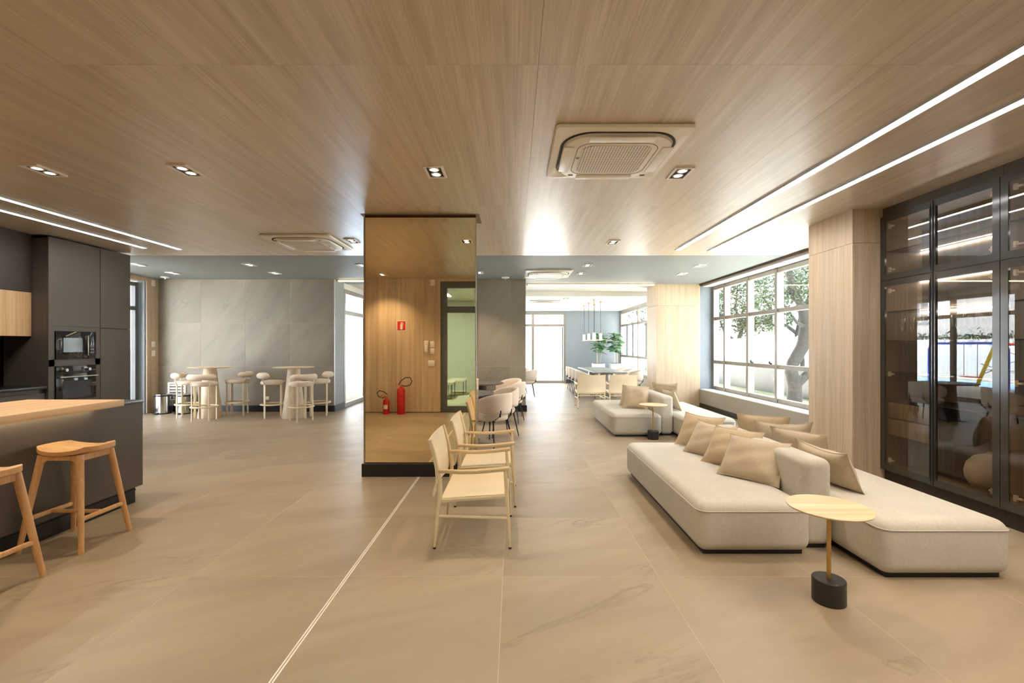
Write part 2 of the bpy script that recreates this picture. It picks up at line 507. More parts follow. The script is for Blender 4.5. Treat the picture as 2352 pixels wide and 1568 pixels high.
struct(box('trim_3', (-4.03, 10.245, 0), (-4.018, 10.27, CEIL), 'alu_light'))
def skirting(name, lo, hi): return struct(box(name, lo, hi, 'black_board', None, 0.003, 1))
skirting('baseboard_back', (-7.95, 10.235, 0), (-4.015, 10.258, 0.14))
skirting('baseboard_return', (-4.028, 10.258, 0), (-4.008, 10.86, 0.14))
skirting('baseboard_middle', (-1.09, 10.235, 0), (0.295, 10.258, 0.145))
skirting('baseboard_middle_end', (0.272, 10.258, 0), (0.292, 11.06, 0.145))

# left wall with a glazed door, wood pier beside it
lw = struct(box('wall_left', (-8.30, 9.93, 0), (-7.985, 10.86, CEIL), 'taupe_paint'))
box('panel', (-7.985, 9.93, 0.012), (-7.968, 10.256, CEIL), 'wood_wall_side', lw, 0.001, 1)
struct(box('wall_left_head', (-8.30, 7.45, 2.88), (-7.968, 9.93, CEIL), 'wood_wall_side'))
struct(box('trim_4', (-8.30, 9.90, 0), (-8.0, 9.93, 2.88), 'blue_grey_paint'))

def glazing(name, axis, fix, us, zs, bw, dep, frame='alu_frame', glass='window_glass', skip=(), rails=None, label=None):
    """window wall: bars on a grid, each member and each pane an object of its own.
    axis 'y': runs along y at x = fix; axis 'x': runs along x at y = fix"""
    r = sroot(name, label)
    def B(nm, u0, u1, d0, d1, z0, z1, mat, bev=0.003):
        lo, hi = ((d0, u0, z0), (d1, u1, z1)) if axis == 'y' else ((u0, d0, z0), (u1, d1, z1))
        return box(nm, lo, hi, mat, r, bev, 1)
    for i, u in enumerate(us):
        B('mullion', u - bw / 2, u + bw / 2, fix - dep / 2, fix + dep / 2, zs[0] - bw / 2, zs[-1] + bw / 2, frame)
    for i in range(len(us) - 1):
        for z in zs:
            B('transom', us[i] + bw / 2, us[i + 1] - bw / 2, fix - dep * 0.38, fix + dep * 0.38, z - bw / 2, z + bw / 2, frame)
        for k in range(len(zs) - 1):
            if (i, k) in skip: continue
            B('pane', us[i] + bw / 2, us[i + 1] - bw / 2, fix - 0.004, fix + 0.004, zs[k] + bw / 2, zs[k + 1] - bw / 2, glass, 0)
    return r
glazing('door_1', 'y', -8.14, [7.0, 8.2, 9.0, 9.82], [0.05, 2.28, 2.80], 0.08, 0.09, 'alu_dark', label='glazed door with transom beside the kitchen tower')

# far room: left sliding doors, back wall, back doors, right window
glazing('door_2', 'y', -4.08, [10.92, 12.55, 14.3, 16.1, 17.95], [0.05, 2.28, 2.78], 0.10, 0.10, 'alu_frame', label='sliding glass doors left of the far room')
struct(box('wall_far_left_head', (-4.14, 10.86, 2.83), (-4.03, 18.1, CEIL), 'white_paint'))
struct(box('wall_far', (2.06, 18.03, 0), (4.45, 18.3, 2.86), 'blue_grey_paint'))
struct(box('wall_far_left', (-4.2, 18.03, 0), (-1.2, 18.3, 2.86), 'blue_grey_paint'))
struct(box('wall_far_head', (-1.2, 18.03, 2.79), (2.06, 18.3, 2.86), 'blue_grey_paint'))
glazing('door_3', 'x', 18.08, [-1.15, 0.76, 2.01], [0.05, 2.28, 2.745], 0.10, 0.09, 'alu_frame', label='sliding glass doors in the far wall')
struct(box('trim_5', (1.90, 17.99, 0.1), (1.945, 18.02, 2.22), 'alu_dark'))
skirting('baseboard_far', (2.07, 18.005, 0), (4.2, 18.03, 0.14))
struct(box('wall_far_right', (4.2, 11.84, 0), (4.45, 18.03, 0.45), 'taupe_paint'))
struct(box('wall_far_right_head', (4.2, 11.84, 2.78), (4.45, 18.03, 2.86), 'taupe_paint'))
glazing('window_1', 'y', 4.25, [11.9, 13.7, 15.53, 17.95], [0.50, 1.08, 2.25, 2.74], 0.075, 0.10, label='window beside the dining table')
for u in (14.55, 16.2, 17.0):
    struct(box('trim_6', (4.19, u - 0.025, 1.12), (4.25, u + 0.025, 2.21), 'alu_dark'))

# wood clad pier between the two windows
def pier(name, x0, x1, y0, y1, label, seam):
    r = struct(box(name, (x0 + 0.02, y0 + 0.02, 0), (x1, y1 - 0.0, CEIL), 'shadow_gap'), label)
    for z0, z1 in ((0.012, seam - 0.0015), (seam + 0.0015, CEIL)):
        box('panel', (x0 + 0.021, y0, z0), (x1, y0 + 0.02, z1), 'wood_wall', r, 0.001, 1)
        box('panel', (x0, y0, z0), (x0 + 0.02, y1, z1), 'wood_wall_side', r, 0.001, 1)
    return r
pier('wall_pier_far', 3.45, 4.51, 11.06, 11.84, 'pale wood clad pier between the two windows', 2.45)
pier('wall_pier_near', 3.69, 4.9, 4.98, 5.72, 'wood clad pier between big window and glass cabinets', 2.6)

# right window in its recess
rw = struct(box('wall_right', (4.51, 5.72, 0), (4.95, 11.06, 0.42), 'taupe_paint'))
struct(box('wall_right_jamb', (4.51, 11.06, 0.0), (4.95, 11.3, CEIL), 'blue_grey_paint'))
struct(box('trim_7', (4.50, 5.72, 2.925), (4.56, 11.06, CEIL), 'shadow_gap'))
struct(box('wall_right_head', (4.56, 5.72, 2.90), (4.95, 11.06, CEIL + 0.01), 'white_paint'))
struct(box('trim_8', (4.505, 5.72, 0.42), (4.95, 11.06, 0.435), 'white_paint'))
skirting('baseboard_right', (4.488, 5.75, 0), (4.51, 11.05, 0.10))
w2 = glazing('window_2', 'y', 4.86, [5.9, 6.31, 7.34, 8.37, 9.40, 10.43, 11.0], [0.475, 1.09, 2.12, 2.85], 0.075, 0.13, 'alu_frame', label='large grid window behind the sofas')
for u in (8.55, 9.22):
    bm = bm_new(); add_box(bm, (4.79, u - 0.015, 1.13), (4.83, u + 0.015, 1.16), 0.004); add_box(bm, (4.78, u - 0.008, 1.14), (4.795, u + 0.03, 1.19), 0.003)
    obj('handle', bm, 'black_metal', w2)

# walls out of view that close the room
struct(box('wall_right_near', (4.47, -2.6, 0), (4.9, 4.98, CEIL), 'graphite'))
struct(box('wall_kitchen', (-7.35, 0.0, 0), (-7.05, 7.45, CEIL), 'graphite_dark'))
struct(box('wall_rear', (-0.45, -2.8, 0), (4.9, -2.6, CEIL), 'wood_wall'))
struct(box('wall_kitchen_rear', (-7.35, -0.2, 0), (-4.2, 0.0, CEIL), 'graphite_dark'))

# ------------------------------------------------------------------ rear wood wall with door (seen in the mirror)
rear = struct(box('wall_entry', (-4.2, 0.10, 0), (-1.62, 0.28, CEIL), 'shadow_gap'), 'wood panelled wall with fire extinguishers, seen in the mirror')
for a, b in ((-4.2, -3.0), (-3.0, -1.62)):
    box('panel', (a + 0.001, 0.28, 0.015), (b - 0.001, 0.30, CEIL), 'wood_wall', rear, 0.001, 1)
struct(box('wall_entry_head', (-1.62, 0.10, 2.90), (-0.47, 0.30, CEIL), 'wood_wall'))
struct(box('wall_entry_end', (-0.56, 0.10, 0), (-0.47, 0.30, 2.90), 'wood_wall'))
glazing('door_4', 'x', 0.22, [-1.55, -0.62], [0.07, 2.28, 2.83], 0.14, 0.09, 'alu_dark', 'door_glass_green', label='grey framed glass entry door seen in the mirror')
struct(box('wall_lobby_back', (-4.2, -5.0, 0), (-0.45, -4.9, CEIL), 'taupe_paint'))
struct(box('wall_lobby_left', (-4.3, -5.0, 0), (-4.2, 0.1, CEIL), 'wood_wall_side'))
struct(box('wall_lobby_right', (-0.47, -5.0, 0), (-0.40, 0.1, CEIL), 'white_paint'))
lob = thing('lobby_fill_lamp', 'added unseen lamp panel lighting the lobby behind the entry door', 'lamp', (-2.2, -2.6, CEIL))  # unseen panel added to brighten the lobby behind the glass door
box('housing', (-0.4, -0.4, -0.05), (0.4, 0.4, 0), 'white_plastic', lob, 0.005)
box('diffuser', (-0.36, -0.36, -0.056), (0.36, 0.36, -0.05), 'lobby_light', lob)

# ------------------------------------------------------------------ mirror column
co = struct(box('column', (-1.69, 5.215, 0), (-0.44, 5.52, CEIL), 'shadow_gap'), 'mirror clad column in the middle of the room')
box('mirror', (-1.692, 5.20, 0.15), (-0.436, 5.214, CEIL - 0.03), 'bronze_mirror', co, 0.002, 1)
box('mirror', (-0.439, 5.2145, 0.15), (-0.425, 5.52, CEIL - 0.03), 'bronze_mirror', co, 0.002, 1)
box('mirror', (-1.706, 5.2145, 0.15), (-1.692, 5.52, CEIL - 0.03), 'bronze_mirror', co, 0.002, 1)
box('edge', (-1.708, 5.196, 0.15), (-1.694, 5.2135, CEIL - 0.03), 'brushed_steel', co)
box('edge', (-0.436, 5.196, 0.15), (-0.424, 5.2135, CEIL - 0.03), 'brushed_steel', co)
box('plinth', (-1.72, 5.165, 0), (-0.41, 5.55, 0.148), 'black_board', co, 0.003, 1)
box('reveal', (-1.735, 5.17, CEIL - 0.003), (-0.39, 5.56, CEIL - 0.0005), 'wood_reveal', co)
box('reveal', (-1.695, 5.205, CEIL - 0.03), (-0.432, 5.52, CEIL - 0.003), 'shadow_gap', co)

# ------------------------------------------------------------------ ceiling fittings
def downlight(x, y, z, label, first=[None], light=True, group='twin downlights in the ceiling', w=DOWN_W, col=None):
    if first[0] is None:
        t = thing('downlight', label, 'downlight', (x, y, z), 0, group)
        out_ = [(-0.08, -0.13), (0.08, -0.13), (0.08, 0.13), (-0.08, 0.13)]; inn = [(-0.062, -0.112), (0.062, -0.112), (0.062, 0.112), (-0.062, 0.112)]
        obj('frame', add_ring_prism(bm_new(), out_, inn, -0.014, 0.0), 'white_plastic', t)
        box('housing', (-0.062, -0.112, -0.003), (0.062, 0.112, 0.0), 'dark_slot', t)
        for s in (-1, 1):
            b = obj('lamp', add_lathe(bm_new(), [(0.045, -0.003), (0.045, -0.008), (0.036, -0.011), (0.034, -0.008)], 20, (0, s * 0.053, 0)), 'white_plastic', t)
            obj('bulb', add_lathe(bm_new(), [(0.030, -0.0085), (0.028, -0.0105)], 20, (0, s * 0.053, 0)), 'lamp_glow', b)
        first[0] = t
    else:
        t = dup(first[0], (x, y, z), 0, label, group)
    if light:
        ld = bpy.data.lights.new('downlight_beam', 'SPOT'); ld.energy = w; ld.color = col or WARM
        ld.spot_size = math.radians(112); ld.spot_blend = 0.75; ld.shadow_soft_size = 0.05
        lo = bpy.data.objects.new('downlight_beam', ld); COL.objects.link(lo); lo.location = (x, y, z - 0.03)
    return t
CG = CEIL - 0.002
DL = [(-3.98, 3.87, CEIL, 'twin downlight over the kitchen island, above the wooden stools'),
      (-2.77, 3.87, CEIL, 'twin downlight in the wood ceiling beside the island end'),
      (-0.67, 3.90, CEIL, 'twin downlight in the wood ceiling above the cream armchairs'),
      (1.43, 3.93, CEIL, 'twin downlight beside the large ceiling cassette'),
      (-2.29, 6.47, CEIL, 'twin downlight beside the ceiling cassette left of the mirror column'),
      (1.42, 6.55, CEIL, 'twin downlight in the wood ceiling between light lines and far edge'),
      (-6.89, 8.38, CG, 'grey ceiling downlight nearest the dark kitchen tower'),
      (-6.96, 9.34, CG, 'grey ceiling downlight above the steel bins'),
      (-4.85, 8.38, CG, 'grey ceiling downlight in front of the right bar table'),
      (-4.88, 9.34, CG, 'grey ceiling downlight straight above the right bar table'),
      (-2.81, 8.43, CG, 'grey ceiling downlight just left of the mirror column'),
      (-0.70, 9.28, CG, 'grey ceiling downlight near the stone wall behind the column'),
      (1.36, 8.43, CG, 'grey ceiling downlight right of the small cassette, nearer one'),
      (1.38, 9.39, CG, 'grey ceiling downlight right of the small cassette, farther one'),
      (3.45, 8.47, CG, 'grey ceiling downlight near the big window, nearer one'),
      (3.48, 9.45, CG, 'grey ceiling downlight near the big window, farther one')]
for x, y, z, l in DL: downlight(x, y, z, l, w=DOWN_W if z == CEIL else (80.0 if -1 < x < 0 else (14.0 if x < 0 else 9.0)))
NEAR_W = {3.55: ((1.0, 0.70, 0.38), 55.0)}  # warm colour of the added lamp that lights the near pier front
for x, y, l in ((-2.75, 0.85, 'twin downlight in the wood ceiling before the entry wall'), (-0.67, 1.25, 'twin downlight in the wood ceiling above the camera position'),
                (1.43, 1.25, 'twin downlight in the wood ceiling before the near sofa'), (3.5, 1.25, 'twin downlight before the glass cabinets'), (3.55, 2.4, 'added unseen downlight warming the near wood pier, above the sofa end')):
    downlight(x, y, CEIL, l, col=NEAR_W.get(x, (WARM, 0))[0])
for x, y, l in ((1.5, 13.2, 'white ceiling downlight left of pendants, nearer one'), (1.5, 14.6, 'white ceiling downlight left of pendants, farther one'),
                (3.2, 16.2, 'white ceiling downlight in front of the potted figs')):
    downlight(x, y, 2.84, l, light=False)

def strip(name, lo, hi, label, mat='strip_light', prof='alu_light'):
    t = thing(name, label, 'strip light', ((lo[0] + hi[0]) / 2, (lo[1] + hi[1]) / 2, lo[2]))
    a, b = t.location.copy(), None
    L = Vector(lo) - a; Hh = Vector(hi) - a
    box('channel', (L.x, L.y, 0.0), (Hh.x, Hh.y, 0.012), prof, t)
    for sx, xx in ((1, L.x), (-1, Hh.x)):
        box('lip', (min(xx, xx + sx * 0.004), L.y, -0.009), (max(xx, xx + sx * 0.004), Hh.y, 0.0), prof, t)
    box('diffuser', (L.x + 0.005, L.y + 0.004, -0.004), (Hh.x - 0.005, Hh.y - 0.004, 0.0), mat, t)
    if Hh.y - L.y > 3:
        for yy in (4.07,):
            box('coupling', (L.x + 0.005, yy - a.y - 0.004, -0.009), (Hh.x - 0.005, yy - a.y + 0.004, -0.0045), 'alu_light', t)
    return t
strip('strip_light', (2.4925, -2.0, CEIL - 0.012), (2.5675, 7.09, CEIL), 'long white light line in the wood ceiling, farther from the glass cabinets')
strip('strip_light', (3.0225, -2.0, CEIL - 0.012), (3.0975, 7.15, CEIL), 'long white light line in the wood ceiling, nearer the glass cabinets')
strip('strip_light', (-5.1475, 1.0, CEIL - 0.012), (-5.0725, 7.02, CEIL), 'kitchen ceiling light line nearer the island')
strip('strip_light', (-5.6125, 1.0, CEIL - 0.012), (-5.5375, 6.93, CEIL), 'kitchen ceiling light line nearer the dark cabinets')

def cove(x0, x1, y, z, label):
    t = thing('cove_light', label, 'strip light', ((x0 + x1) / 2, y, z))
    h = (x1 - x0) / 2
    box('channel', (-h, -0.03, 0.012), (h, 0.03, 0.024), 'brass', t)
    obj('tube', add_tube(bm_new(), [(-h + 0.03, 0, -0.005), (h - 0.03, 0, -0.005)], 0.014, 10), 'cove_light', t)
    for s in (-1, 1): box('end_cap', (s * h - 0.014, -0.02, -0.022), (s * h + 0.014, 0.02, 0.012), 'brass', t)
    return t
cove(-3.98, -1.10, 10.32, CEIL - 0.028, 'warm light tube under the ceiling left of the mirror column')
cove(0.32, 3.40, 11.0, CEIL - 0.028, 'warm light tube under the ceiling above the passage to the dining area')

def cassette(x, y, z, rz, label, first=[None]):
    if first[0]: return dup(first[0], (x, y, z), rz, label)
    t = thing('ceiling_cassette', label, 'air conditioner', (x, y, z), rz, 'ceiling air conditioning cassettes')
    bm = bm_new()                       # face panel: thin square plate swelling to a lower centre
    n = 10
    rings = [(rrect(0.93, 0.93, 0.03, n), 0.0), (rrect(0.945, 0.945, 0.035, n), -0.012), (rrect(0.93, 0.93, 0.04, n), -0.026), (rrect(0.84, 0.84, 0.22, n), -0.036), (rrect(0.83, 0.83, 0.23, n), -0.030)]
    vv = [[bm.verts.new((px, py, zz)) for px, py in P] for P, zz in rings]
    for a, b in zip(vv[:-1], vv[1:]):
        for k in range(len(a)): bm.faces.new((a[k], a[(k + 1) % len(a)], b[(k + 1) % len(a)], b[k]))
    bm.faces.new(vv[0][::-1]); bm.faces.new(vv[-1])
    obj('panel', bm, 'off_white_plastic', t)
    obj('air_slot', add_ring_prism(bm_new(), rrect(0.825, 0.825, 0.23, n), rrect(0.77, 0.77, 0.21, n), -0.034, -0.029), 'dark_slot', t)
    bm = bm_new()
    rings = [(rrect(0.79, 0.79, 0.21, n), -0.030), (rrect(0.77, 0.77, 0.20, n), -0.052), (rrect(0.74, 0.74, 0.19, n), -0.058)]
    vv = [[bm.verts.new((px, py, zz)) for px, py in P] for P, zz in rings]
    for a, b in zip(vv[:-1], vv[1:]):
        for k in range(len(a)): bm.faces.new((a[k], a[(k + 1) % len(a)], b[(k + 1) % len(a)], b[k]))
    bm.faces.new(vv[0][::-1]); bm.faces.new(vv[-1])
    obj('centre_plate', bm, 'off_white_plastic', t)
    obj('seam', add_ring_prism(bm_new(), rrect(0.585, 0.585, 0.11, n), rrect(0.577, 0.577, 0.107, n), -0.0595, -0.0575), 'dark_slot', t)
    obj('grille', add_prism(bm_new(), rrect(0.51, 0.51, 0.09, n), -0.0625, -0.0575), 'perforated_grille', t)
    for k in range(4):
        R = Matrix.Rotation(k * PI / 2, 4, 'Z')
        bm = bm_new(); add_box(bm, (-0.23, 0.315, -0.066), (0.23, 0.395, -0.056), 0.008, 2)
        for v in bm.verts: v.co = R @ v.co
        obj('flap', bm, 'white_plastic', t)
    for k in range(2):
        obj('corner_vent', add_box(bm_new(), (0.30 - 0.6 * k, 0.30, -0.06), (0.34 - 0.6 * k, 0.325, -0.055), 0.003), 'dark_slot', t)
    obj('badge', add_lathe(bm_new(), [(0.014, -0.061), (0.012, -0.063)], 16, (-0.27, -0.04, 0)), 'alu_dark', t)
    first[0] = t
    return t
cassette(0.755, 3.52, CEIL, 0, 'large white ceiling cassette air conditioner nearest the camera')
cassette(-2.93, 6.55, CEIL, PI, 'white ceiling cassette in the wood ceiling left of the mirror column')
cassette(0.70, 9.40, CG, 0, 'white cassette in the grey ceiling before the passage light tube')
cassette(0.95, 14.2, 2.84, 0, 'white cassette in the far white ceiling near the glass doors')

for x, y, l in ((-0.18, 9.95, 'small white sensor on the ceiling above the stone wall behind the column'), (-7.55, 9.9, 'small white sensor in the ceiling corner above the bins')):
    t = thing('ceiling_sensor', l, 'sensor', (x, y, CG))
    obj('base', add_lathe(bm_new(), [(0.085, 0.0), (0.085, -0.012), (0.08, -0.02)], 24), 'white_plastic', t)
    obj('lens', add_lathe(bm_new(), [(0.014, -0.02), (0.014, -0.045), (0.008, -0.05)], 16), 'white_plastic', t)

# ------------------------------------------------------------------ kitchen on the left
XT = -6.23
def tall_unit(label, y0, y1, doors):
    t = thing('tall_cabinet', label, 'cabinet', (XT, (y0 + y1) / 2, 0))
    h = (y1 - y0) / 2
    bm = bm_new(); add_box(bm, (-0.62, -h, 0.1), (-0.02, -h + 0.018, CEIL - 0.02)); add_box(bm, (-0.62, h - 0.018, 0.1), (-0.02, h, CEIL - 0.02))
    add_box(bm, (-0.62, -h, CEIL - 0.04), (-0.02, h, CEIL - 0.02)); add_box(bm, (-0.62, -h, 0.1), (-0.60, h, CEIL - 0.02))
    obj('carcass', bm, 'graphite', t)
    box('plinth', (-0.6, -h, 0), (-0.06, h, 0.1), 'black_board', t)
    for z0, z1 in doors:
        box('door', (-0.02, -h + 0.002, z0 + 0.002), (0.0, h - 0.002, z1 - 0.002), 'graphite', t, 0.001, 1)
    return t
tower = tall_unit('dark tall cabinet tower holding the microwave and oven', 6.12, 6.887, [(0.1, 0.70), (1.747, CEIL - 0.02)])
for z0, z1 in ((0.70, 0.722), (1.20, 1.29), (1.684, 1.747)):
    box('filler', (-0.02, -0.381, z0), (0.0, 0.381, z1), 'graphite', tower)
for s in (-1, 1):
    box('filler', (-0.02, s * 0.3425 - 0.0405, 0.72), (0.0, s * 0.3425 + 0.0405, 1.685), 'graphite', tower)
box('back', (-0.2, -0.36, 0.70), (-0.19, 0.36, 1.75), 'graphite_dark', tower)
tall_unit('plain dark tall cabinet right of the oven tower', 6.893, 7.43, [(0.1, 1.745), (1.747, CEIL - 0.02)])

mw = thing('microwave_oven', 'black built in microwave above the oven', 'microwave', (XT, 6.505, 1.29))
box('body', (-0.18, -0.295, 0.004), (-0.005, 0.295, 0.385), 'black_metal', mw)
box('door', (-0.004, -0.296, 0.002), (0.018, 0.16, 0.390), 'black_glass', mw, 0.003)
box('window', (0.0182, -0.20, 0.10), (0.0205, 0.08, 0.30), 'oven_glass', mw)
box('control_panel', (-0.004, 0.165, 0.002), (0.018, 0.296, 0.390), 'black_glass', mw, 0.003)
box('handle', (0.018, 0.150, 0.05), (0.034, 0.166, 0.34), 'brushed_steel', mw, 0.003)
for k in range(3): box('button', (0.018, 0.20, 0.08 + 0.045 * k), (0.021, 0.26, 0.105 + 0.045 * k), 'alu_dark', mw, 0.002)

ov = thing('oven', 'black built in oven with steel handle below the microwave', 'oven', (XT, 6.505, 0.722))
box('body', (-0.18, -0.295, 0.004), (-0.005, 0.295, 0.472), 'black_metal', ov)
box('control_panel', (-0.004, -0.297, 0.375), (0.018, 0.297, 0.476), 'black_glass', ov, 0.003)
for s in (-1, 1):
    bm = bm_new(); add_tube(bm, [(0.018, s * 0.17, 0.42), (0.045, s * 0.17, 0.42)], 0.021, 16); obj('knob', bm, 'brushed_steel', ov)
box('display', (0.0182, -0.06, 0.40), (0.020, 0.06, 0.45), 'oven_glass', ov)
od = box('door', (-0.004, -0.297, 0.0), (0.018, 0.297, 0.368), 'black_glass', ov, 0.003)
box('window', (0.0182, -0.21, 0.03), (0.0205, 0.21, 0.27), 'oven_glass', od)
bm = bm_new(); add_tube(bm, [(0.055, -0.285, 0.325), (0.055, 0.285, 0.325)], 0.011, 12)
for s in (-1, 1): add_tube(bm, [(0.018, s * 0.25, 0.325), (0.055, s * 0.25, 0.325)], 0.008, 8)
obj('handle', bm, 'steel', od)

def wall_unit(label, y0, y1, z0, z1, x, mat, depth=0.40):
    t = thing('wall_cabinet', label, 'cabinet', (x, (y0 + y1) / 2, z0)); h = (y1 - y0) / 2
    bm = bm_new(); H_ = z1 - z0
    for a, b in (((-depth, -h, 0), (-0.02, -h + 0.018, H_)), ((-depth, h - 0.018, 0), (-0.02, h, H_)), ((-depth, -h + 0.018, 0), (-0.02, h - 0.018, 0.018)), ((-depth, -h + 0.018, H_ - 0.018), (-0.02, h - 0.018, H_)), ((-depth, -h + 0.018, 0.018), (-depth + 0.01, h - 0.018, H_ - 0.018))):
        add_box(bm, a, b)
    obj('carcass', bm, mat, t)
    for a, b in ((-h + 0.001, -0.001), (0.001, h - 0.001)):
        box('door', (-0.019, a, 0.001), (0.0, b, H_ - 0.001), mat, t, 0.001, 1)
    return t
XU = -6.45
for y0, y1, l in ((4.92, 6.115, 'dark upper wall cabinet beside the oven tower'), (3.70, 4.915, 'dark upper wall cabinet toward the left edge of the picture')):
    wall_unit(l, y0, y1, 2.192, CEIL - 0.004, XU, 'graphite_dark')
for y0, y1, l in ((4.92, 6.115, 'light wood wall cupboard beside the oven tower'), (3.70, 4.915, 'light wood wall cupboard toward the left edge of the picture')):
    wall_unit(l, y0, y1, 1.607, 2.19, XU, 'wood_cupboard')
struct(box('wall_splashback', (-7.05, 3.4, 0.95), (-7.02, 6.115, 1.607), 'black_stone'))
bc = thing('base_cabinet', 'dark kitchen base cabinet under the black worktop', 'cabinet', (-6.27, 4.9, 0))
box('carcass', (-0.6, -1.2, 0.1), (-0.02, 1.215, 0.90), 'graphite', bc)
box('plinth', (-0.6, -1.2, 0), (-0.06, 1.215, 0.1), 'black_board', bc)
for k in range(4): box('drawer', (-0.019, -1.198 + 0.6035 * k, 0.102), (0.0, -0.598 + 0.6035 * k, 0.85), 'graphite', bc, 0.001, 1)
tag(box('worktop', (-7.02, 3.7, 0.905), (-6.235, 6.115, 0.945), 'black_stone', None, 0.003), 'black stone worktop along the kitchen wall below the cupboards', 'worktop')

isl = thing('kitchen_island', 'dark grey kitchen island behind the wooden stools', 'kitchen island', (-4.1, 2.7, 0))
box('side_panel', (0.530, -1.7, 0.155), (0.55, 1.675, 0.940), 'graphite', isl, 0.001, 1)
box('end_panel', (-0.55, 1.655, 0.155), (0.529, 1.675, 0.940), 'graphite', isl, 0.001, 1)
box('carcass', (-0.55, -1.7, 0.155), (0.528, 1.653, 0.938), 'graphite_dark', isl)
box('plinth', (-0.50, -1.7, 0), (0.51, 1.635, 0.154), 'black_board', isl)
box('plinth_cap', (0.5105, -1.7, 0.118), (0.518, 1.635, 0.128), 'black_board', isl)
box('countertop', (-0.57, -1.7, 0.941), (0.555, 1.68, 0.967), 'black_stone', isl, 0.002)
brk = tag(box('breakfast_bar', (-4.15, 0.9, 0.9685), (-3.33, 3.91, 1.023), 'wood_slab', None, 0.003), 'thick light wood breakfast slab lying on the kitchen island', 'counter top')
box('light_strip', (-3.53, 1.0, 0.960), (-3.50, 3.85, 0.9683), 'cove_light', brk)

def wood_stool(x, y, rz, label, first=[None]):
    if first[0]: return dup(first[0], (x, y, 0), rz, label)
    t = thing('wooden_stool', label, 'stool', (x, y, 0), rz, 'wooden stools at the kitchen island')
    # saddle seat: ends (+-x) raised, outline rounded
    bm = bm_new(); NX, NY = 17, 9; top = []; bot = []
    def outl(u, v):
        sx, sy = 0.225, 0.165
        ex = 4.0
        r = (abs(u) ** ex + abs(v) ** ex) ** (1 / ex) or 1
        s = max(abs(u), abs(v)) / r if r else 1
        return u * s * sx * (1 - 0.10 * v * v), v * s * sy * (1 - 0.08 * u * u)
    for j in range(NY):
        for lst, isT in ((top, 1), (bot, 0)):
            row = []
            for i in range(NX):
                u = -1 + 2 * i / (NX - 1); v = -1 + 2 * j / (NY - 1)
                px, py = outl(u, v)
                e = max(abs(u), abs(v)); sag = 0.030 * (u * u) - 0.012 * (1 - v * v) * (1 - u * u)
                z = 0.722 + sag - (0.008 if e > 0.99 else 0) if isT else 0.680 + 0.020 * u * u + (0.008 if e > 0.99 else 0)
                row.append(bm.verts.new((px, py, z)))
            lst.append(row)
    for lst, fl_ in ((top, 1), (bot, 0)):
        for j in range(NY - 1):
            for i in range(NX - 1):
                q = (lst[j][i], lst[j][i + 1], lst[j + 1][i + 1], lst[j + 1][i])
                bm.faces.new(q if fl_ else q[::-1])
    def loop(l): return [l[0][i] for i in range(NX)] + [l[j][NX - 1] for j in range(1, NY)] + [l[NY - 1][i] for i in range(NX - 2, -1, -1)] + [l[j][0] for j in range(NY - 2, 0, -1)]
    a, b = loop(bot), loop(top)
    for k in range(len(a)): bm.faces.new((a[k], a[(k + 1) % len(a)], b[(k + 1) % len(a)], b[k]))
    obj('seat', bm, 'wood_stool_seat', t, 50)
    T = lambda sx, sy, z: Vector((sx * (0.225 - 0.085 * z / 0.68), sy * (0.205 - 0.08 * z / 0.68), z))
    for sx in (-1, 1):
        for sy in (-1, 1):
            bm = bm_new(); p0 = T(sx, sy, 0.0); p1 = T(sx, sy, 0.685)
            add_tube(bm, [p0, p0.lerp(p1, 0.35), p0.lerp(p1, 0.7), p1], [0.0165, 0.020, 0.023, 0.024], 12)
            obj('leg', bm, 'wood_stool', t)
    for sy in (-1, 1):       # arched apron between the legs of one side
        bm = bm_new(); pts = []
        a = T(-1, sy, 0.58); b = T(1, sy, 0.58)
        up, lo = [], []
        NN = 15
        for k in range(NN):
            u = k / (NN - 1); x_ = a.x + (b.x - a.x) * u
            e = min(u, 1 - u) / 0.22
            zb = 0.650 - 0.075 * (max(0, 1 - e)) ** 2
            up.append((x_, 0.683)); lo.append((x_, zb))
        yy = T(1, sy, 0.64).y
        for (x0, z0), (x1, z1), (x2, z2), (x3, z3) in zip(lo[:-1], lo[1:], up[1:], up[:-1]):
            q = [bm.verts.new((x_, yy + s * 0.011, z_)) for s in (-1, 1) for x_, z_ in ((x0, z0), (x1, z1), (x2, z2), (x3, z3))]
            for f in ((0, 1, 2, 3), (7, 6, 5, 4), (0, 4, 5, 1), (2, 6, 7, 3)): bm.faces.new([q[i] for i in f])
        bmesh.ops.remove_doubles(bm, verts=bm.verts, dist=1e-5)
        obj('apron', bm, 'wood_stool', t)
    for sx in (-1, 1):
        bm = bm_new(); add_bar(bm, T(sx, -1, 0.665), T(sx, 1, 0.665), 0.022, 0.045); obj('rail', bm, 'wood_stool', t)
        bm = bm_new(); add_bar(bm, T(sx, -1, 0.235), T(sx, 1, 0.235), 0.022, 0.030, bev=0.005); obj('stretcher', bm, 'wood_stool', t)
    a = T(-1, 0, 0.235); b = T(1, 0, 0.235)
    bm = bm_new(); add_bar(bm, a, b, 0.030, 0.022, bev=0.005); obj('stretcher', bm, 'wood_stool', t)
    first[0] = t
    return t
wood_stool(-3.30, 3.455, 0.0, 'light wood saddle seat stool fully in view at the island')
wood_stool(-3.25, 2.735, 0.0, 'light wood saddle seat stool cut off by the left picture edge')

